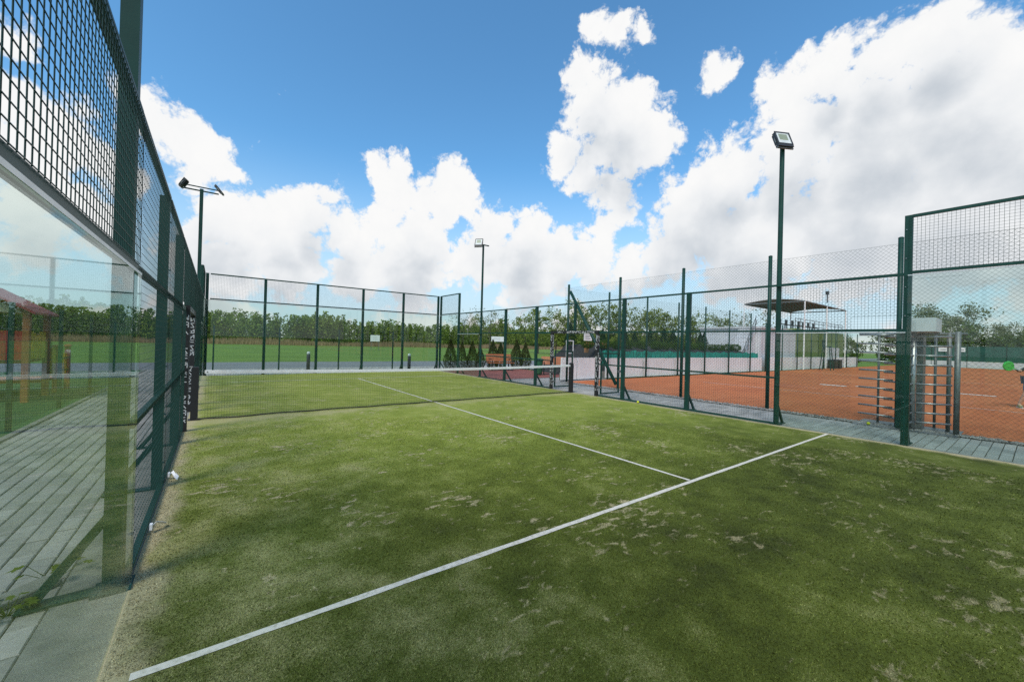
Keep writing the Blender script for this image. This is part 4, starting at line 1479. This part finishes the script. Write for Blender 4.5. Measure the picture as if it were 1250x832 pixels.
hedgeP = [tree_parts(4.6, 5.0, 400 + k, 1700, .20, LF7, BARK, 0, .04) for k in range(2)]
for k in range(12):
    place('hedge_shrub', hedgeP[k % 2], 81.5 + rt.uniform(-.6, .6), 4.4 - k * 2.9, -.04, rt.uniform(.82, 1.0), rt.uniform(0, 6.28), 'dense green shrub in the hedge behind the windscreen fence', 'shrub', 'hedge behind the windscreen', ('stem', 'foliage'))
for k, (x, y) in enumerate(((60, 6), (63, 7.5), (66, 5.5))):
    place('hedge_shrub', hedgeP[k % 2], x, y, -.04, .62, k * 1.3, 'dark shrub past the olive end of the clubhouse', 'shrub', 'shrubs past the clubhouse', ('stem', 'foliage'))


def thuja_parts(h, w, seed, n, mat, lsize, cone=1.0):
    rg = np.random.default_rng(seed)
    t = rg.random(n) ** .85
    z = .03 + t * h
    rad_ = w * .5 * np.clip(np.where(t < .25, .72 + 1.12 * t, 1.0 - ((t - .25) / .75) ** (1.35 * cone)), .03, 1)
    ang = rg.uniform(0, 6.283, n)
    lump = 1 + .14 * np.sin(ang * 3 + z * 5 + seed) + .10 * np.sin(ang * 5 - z * 9)
    rr = rad_ * lump * np.sqrt(rg.uniform(.45, 1.08, n))
    C = np.stack([np.cos(ang) * rr, np.sin(ang) * rr, z], 1)
    fol = quads_mesh('foliage', C, rg.uniform(.6, 1.3, n) * lsize, mat, seed + 5, .5)
    m = MB().tube((0, 0, -.05), (0, 0, h * .8), .03, .01, n=6)
    return m.mesh('stem', BARK), fol


tj = [thuja_parts(1.65, .74, 500 + k, 3600, LF4, .05) for k in range(3)]
for i, (x, y, s) in enumerate(((11.25, 11.05, 1.04), (11.95, 10.95, .95), (12.6, 10.85, .99), (13.1, 10.75, .82), (13.85, 10.55, 1.06), (14.35, 10.45, .97), (15.35, 10.15, 1.10), (15.95, 10.0, 1.0))):
    place('thuja', tj[i % 3], x, y, -.03, s, i * 1.1, {0: 'conical thuja shrub ending the row nearest the glass end wall', 4: 'conical thuja shrub behind the bench, the one next to its left arm'.replace('left arm', 'nearer armrest'), 7: 'conical thuja shrub ending the row nearest the litter bin'}.get(i, 'conical dark thuja shrub in the row behind the bench'), 'shrub', 'row of thuja shrubs', ('stem', 'foliage'))


def round_parts(seed):
    rg = np.random.default_rng(seed); n = 1100
    d = rg.normal(size=(n, 3)); d /= np.linalg.norm(d, axis=1)[:, None]
    rr = .30 * np.sqrt(rg.uniform(.45, 1.1, n)) * (1 + .15 * np.sin(d[:, 0] * 7 + d[:, 1] * 5))
    C = d * rr[:, None] * (1.15, 1.15, .85) + (0, 0, .24)
    C[:, 2] = np.maximum(C[:, 2], .02)
    return MB().tube((0, 0, -.08), (0, 0, .25), .02, .01, n=5).mesh('stem', BARK), quads_mesh('foliage', C, rg.uniform(.6, 1.3, n) * .035, LF5, seed + 1)


rp = [round_parts(600 + k) for k in range(3)]
X = 15.3
i = 0
while X < 32.5:
    y = 4.35 + rt.uniform(-.15, .15)
    place('round_shrub', rp[i % 3], X, y, 1.43, rt.uniform(.85, 1.12), rt.uniform(0, 6.28), 'round clipped light green shrub on the dark planted bank', 'shrub', 'round shrubs on the bank', ('stem', 'foliage'))
    X += rt.uniform(.95, 1.35); i += 1
cp = [thuja_parts(1.15, .62, 700 + k, 1500, LF6, .05, .75) for k in range(3)]
X = 16.5; i = 0
while X < 32.5:
    place('cone_shrub', cp[i % 3], X, 6.7 + rt.uniform(-.25, .25), 1.56, rt.uniform(.85, 1.15), rt.uniform(0, 6.28), 'dark conical shrub on the top of the planted bank', 'shrub', 'conical shrubs on the bank', ('stem', 'foliage'))
    X += rt.uniform(1.25, 1.75); i += 1

# far wood, reeds
rg = np.random.default_rng(21)
C, S = [], []
tm = MB()
NT = 1900
for i in range(NT):
    x = -120 + 420 * rg.random(); y = 89 + 26 * rg.random() ** 1.5
    h = rg.uniform(4.6, 7.0) * (1 + .10 * math.sin(x * .11) + .08 * math.sin(x * .37)); w = rg.uniform(1.4, 3.2)
    n = 240
    t = rg.random(n)
    ang = rg.uniform(0, 6.283, n)
    rr = w * .5 * np.sin(np.pi * np.clip(t * rg.uniform(.48, .70) + .27, 0, 1)) ** .7 * np.sqrt(rg.random(n)) * (1 + .3 * np.sin(ang * 3 + t * 9))
    C.append(np.stack([x + np.cos(ang) * rr, y + np.sin(ang) * rr, t * h], 1)); S.append(rg.uniform(.14, .36, n))
    tm.tube((x, y, -.1), (x, y, h * .8), .05, .02, n=4, cap=False)
root = link('forest', quads_mesh('forest', np.concatenate(C), np.concatenate(S), LF2, 8))
tag(root, 'long green wood along the far edge of the field', 'forest', kind='stuff')
tr = tm.build('trunks', BARK, root); tr['kind'] = 'stuff'
n = 26000
x = -120 + 420 * rg.random(n); y = 79.5 + 8.5 * rg.random(n); h = rg.uniform(.6, 1.25, n) * (1 + .25 * np.sin(x * .21))
wd = rg.uniform(.05, .12, n); lean = rg.normal(size=n) * .12
V = np.stack([np.stack([x - wd, y, 0 * x - .05], 1), np.stack([x + wd, y, 0 * x - .05], 1), np.stack([x + lean, y + lean, h], 1)], 1).reshape(-1, 3)
me = bpy.data.meshes.new('reed_bed')
me.vertices.add(3 * n); me.vertices.foreach_set('co', V.astype(np.float32).ravel())
me.loops.add(3 * n); me.loops.foreach_set('vertex_index', np.arange(3 * n, dtype=np.int32))
me.polygons.add(n); me.polygons.foreach_set('loop_start', np.arange(0, 3 * n, 3, dtype=np.int32)); me.update(calc_edges=True); me.materials.append(REED)
o = link('reed_bed', me); tag(o, 'band of dry brown reeds in front of the far wood', 'reeds', kind='stuff')

# turf fibres in the near half of the court
rg = np.random.default_rng(33)
NF = 420000
d = 1.2 * np.exp(rg.random(NF) * math.log(8.5 / 1.2)); a = rg.uniform(-.35, 1.65, NF)
x = CAMP.x + np.sin(a) * d; y = CAMP.y + np.cos(a) * d
ok = (x > .02) & (x < 9.98) & (y > -9.98) & (np.abs(y + 6.95) > .034) & ~((np.abs(x - 5) < .034) & (y > -6.95))
x = x[ok]; y = y[ok]; d = d[ok]; n = len(x)
h = rg.uniform(.004, .011, n); w = .0008 + .0007 * d; th = rg.uniform(0, 6.283, n); lx = rg.normal(size=n) * .006; ly = rg.normal(size=n) * .006
z = np.zeros(n)
V = np.stack([np.stack([x - np.cos(th) * w, y - np.sin(th) * w, z], 1), np.stack([x + np.cos(th) * w, y + np.sin(th) * w, z], 1), np.stack([x + lx, y + ly, h], 1)], 1).reshape(-1, 3)
me = bpy.data.meshes.new('turf_fibres')
me.vertices.add(3 * n); me.vertices.foreach_set('co', V.astype(np.float32).ravel())
me.loops.add(3 * n); me.loops.foreach_set('vertex_index', np.arange(3 * n, dtype=np.int32))
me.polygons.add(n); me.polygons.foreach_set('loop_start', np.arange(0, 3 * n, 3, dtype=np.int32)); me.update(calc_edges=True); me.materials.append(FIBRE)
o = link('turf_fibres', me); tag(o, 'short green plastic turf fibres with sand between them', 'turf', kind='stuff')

# ------------------------------------------------------------------ tennis player at the edge of the clay


def skin_mesh(name, verts, edges, radii, mat, root_i=0, sub=2):
    me = bpy.data.meshes.new(name)
    me.from_pydata(verts, edges, [])
    o = bpy.data.objects.new(name, me); col.objects.link(o)
    sk = o.modifiers.new('skin', 'SKIN'); sk.use_smooth_shade = True
    for i, r in enumerate(radii):
        rr = r if isinstance(r, tuple) else (r, r)
        me.skin_vertices[0].data[i].radius = rr
        me.skin_vertices[0].data[i].use_root = (i == root_i)
    sb = o.modifiers.new('sub', 'SUBSURF'); sb.levels = sub; sb.render_levels = sub
    dg = bpy.context.evaluated_depsgraph_get()
    out = bpy.data.meshes.new_from_object(o.evaluated_get(dg))
    bpy.data.objects.remove(o)
    out.name = name
    out.materials.clear(); out.materials.append(mat)
    out.polygons.foreach_set('use_smooth', [True] * len(out.polygons))
    return out


# local frame: l = toward the racket side (image left), f = facing, z up
PX, PY = 21.05, -9.205
Lh = Vector((-.80, .60, 0)); Fh = Vector((-.60, -.80, 0))


def P3(l, f, z):
    q = Vector((PX, PY, 0)) + Lh * l + Fh * f; return (q.x, q.y, z)


person = empty('person', (PX, PY, 0))
J = {'pel': P3(.02, 0, .90), 'wst': P3(.06, .04, 1.06), 'chs': P3(.12, .09, 1.24), 'nkb': P3(.16, .12, 1.42), 'nck': P3(.18, .14, 1.48), 'hd1': P3(.20, .17, 1.56), 'hd2': P3(.22, .18, 1.66), 'hd3': P3(.225, .175, 1.71),
     'shL': P3(.26, .20, 1.36), 'elL': P3(.52, .26, 1.24), 'wrL': P3(.77, .32, 1.17), 'hnL': P3(.84, .335, 1.155),
     'shR': P3(.0, .0, 1.36), 'elR': P3(-.16, .10, 1.12), 'wrR': P3(-.05, .28, 1.02), 'hnR': P3(.0, .35, 1.0),
     'hpL': P3(.12, .02, .88), 'knL': P3(.36, .14, .50), 'anL': P3(.42, .02, .10), 'toL': P3(.50, .14, .045),
     'hpR': P3(-.08, -.02, .88), 'knR': P3(-.02, .10, .48), 'anR': P3(-.02, -.12, .10), 'toR': P3(.08, .0, .045)}
names = list(J)
E_ = [('pel', 'wst'), ('wst', 'chs'), ('chs', 'nkb'), ('nkb', 'nck'), ('nck', 'hd1'), ('hd1', 'hd2'), ('hd2', 'hd3'), ('nkb', 'shL'), ('shL', 'elL'), ('elL', 'wrL'), ('wrL', 'hnL'), ('nkb', 'shR'), ('shR', 'elR'), ('elR', 'wrR'), ('wrR', 'hnR'),
      ('pel', 'hpL'), ('hpL', 'knL'), ('knL', 'anL'), ('anL', 'toL'), ('pel', 'hpR'), ('hpR', 'knR'), ('knR', 'anR'), ('anR', 'toR')]
R_ = {'pel': (.15, .11), 'wst': (.13, .10), 'chs': (.16, .11), 'nkb': (.09, .07), 'nck': .052, 'hd1': (.072, .085), 'hd2': (.078, .095), 'hd3': (.05, .06), 'shL': .062, 'elL': .043, 'wrL': .028, 'hnL': (.036, .02), 'shR': .062, 'elR': .043, 'wrR': .028, 'hnR': (.036, .02),
      'hpL': .095, 'knL': .058, 'anL': .038, 'toL': (.042, .028), 'hpR': .095, 'knR': .058, 'anR': .038, 'toR': (.042, .028)}
body = skin_mesh('body', [J[k] for k in names], [(names.index(a), names.index(b)) for a, b in E_], [R_[k] for k in names], SKIN)
link('body', body, person)


def cloth(name, keys, edges, grow, mat):
    me = skin_mesh(name, [J[k] for k in keys], [(keys.index(a), keys.index(b)) for a, b in edges],
                   [tuple((x + grow) for x in (R_[k] if isinstance(R_[k], tuple) else (R_[k], R_[k]))) for k in keys], mat)
    return link(name, me, person)


cloth('jersey', ['pel', 'wst', 'chs', 'nkb', 'shL', 'elL', 'wrL', 'shR', 'elR', 'wrR'], [('pel', 'wst'), ('wst', 'chs'), ('chs', 'nkb'), ('nkb', 'shL'), ('shL', 'elL'), ('elL', 'wrL'), ('nkb', 'shR'), ('shR', 'elR'), ('elR', 'wrR')], .014, JACKET)
cloth('shorts', ['pel', 'hpL', 'knL', 'hpR', 'knR'], [('pel', 'hpL'), ('hpL', 'knL'), ('pel', 'hpR'), ('hpR', 'knR')], .016, SHORTS)
for s in ('L', 'R'):
    an, to = Vector(J['an' + s]), Vector(J['to' + s]); d = (to - an); d.z = 0; d.normalize()
    heel = an - d * .07; toe = an + d * .19
    me = skin_mesh('shoe', [(heel.x, heel.y, .055), (an.x, an.y, .065), ((an + d * .09).x, (an + d * .09).y, .05), (toe.x, toe.y, .038), (an.x, an.y, .11)], [(0, 1), (1, 2), (2, 3), (1, 4)], [(.038, .05), (.045, .055), (.048, .045), (.036, .028), (.045, .03)], SHOEM)
    sh = link('shoe', me, person)
    so = MB(); w = d.cross(Vector((0, 0, 1)))
    pts = [heel - d * .035 + w * .03, heel - d * .035 - w * .03, an - w * .045, toe - w * .04, toe + d * .04, toe + w * .04, an + w * .045]
    so.prism([(p.x, p.y, -.008) for p in pts], (0, 0, .022))
    so.build('sole', SOLE, sh)
# fingers closed round the grip
hn = Vector(J['hnL']); rd = (Lh * .86 + Vector((0, 0, .36)) + Fh * .05).normalized()
sd2 = rd.cross(Vector((0, 0, 1))).normalized(); up2 = sd2.cross(rd).normalized()
for k in range(5):
    b = hn + rd * (-.02 + .02 * k) + up2 * .016
    if k == 4:
        pts = [hn - rd * .01 - sd2 * .02, hn + rd * .025 - sd2 * .035, hn + rd * .05 - sd2 * .02 - up2 * .01]
    else:
        pts = [b + sd2 * .012, b + sd2 * .034 - up2 * .012, b + sd2 * .028 - up2 * .034, b + sd2 * .006 - up2 * .036]
    fm = MB()
    tube_chain(fm, pts, [.010 - .001 * abs(k - 1)] + [.009] * (len(pts) - 1), 6)
    fm.build('finger', SKIN, person, True)
hd = Vector(J['hd2'])
hm = MB().lathe([(.088 * math.sin(math.pi * k / 10) + .001, -.115 * math.cos(math.pi * k / 10)) for k in range(3, 11)], (hd.x - Fh.x * .02, hd.y - Fh.y * .02, hd.z + .0), 14)
hm.build('hair', HAIR, person, True)
fc = hd + Fh * .088
for s in (-1, 1):
    e = fc + Lh * s * .03 + Vector((0, 0, -.03))
    MB().lathe([(.002, -.008), (.010, 0), (.002, .008)], e, 8).build('eye', IRON, person)
    ea = hd + Lh * s * .078 + Vector((0, 0, -.05)); MB().lathe([(.006, -.03), (.014, 0), (.006, .03)], ea, 8).build('ear', SKIN, person)
MB().prism([fc + Vector((0, 0, -.02)), fc + Lh * .012 + Vector((0, 0, -.06)), fc - Lh * .012 + Vector((0, 0, -.06))], tuple(Fh * .02)).build('nose', SKIN, person)
MB().box(-.025, .025, -.004, .004, -.004, .004).build('mouth', REDP, person).location = fc - Vector((PX, PY, 0)) + Vector((0, 0, -.085))
tag(person, 'person in black top and colourful shoes reaching out with a racket', 'person')

root = empty('racket', tuple(hn))
root_loc = hn
gm = MB().tube(hn - rd * .06, hn + rd * .12, .016, n=8).build('grip', JACKET, root)
neck = hn + rd * .12
cen = hn + rd * .38
nrm = (Fh * .55 + Lh * .0 + Vector((0, 0, -.2)) + Vector((-.3, -.55, 0))).normalized()
side = nrm.cross(rd).normalized()
MB().tube(neck, cen - rd * .135 + side * .03, .009, n=6).tube(neck, cen - rd * .135 - side * .03, .009, n=6).build('throat', RACK, root)
pl = []
for k in range(28):
    t = 2 * math.pi * k / 28
    pl.append(cen + rd * (.155 * math.cos(t)) + side * (.125 * math.sin(t)) - nrm * .019)
MB().prism(pl, tuple(nrm * .038)).build('face', RACK, root)
rim = MB(); rim.path([p + nrm * .019 for p in pl] + [pl[0] + nrm * .019], .022, 6); rim.build('rim', RACK, root)
tag(root, 'bright green racket held out by the player in black', 'racket')
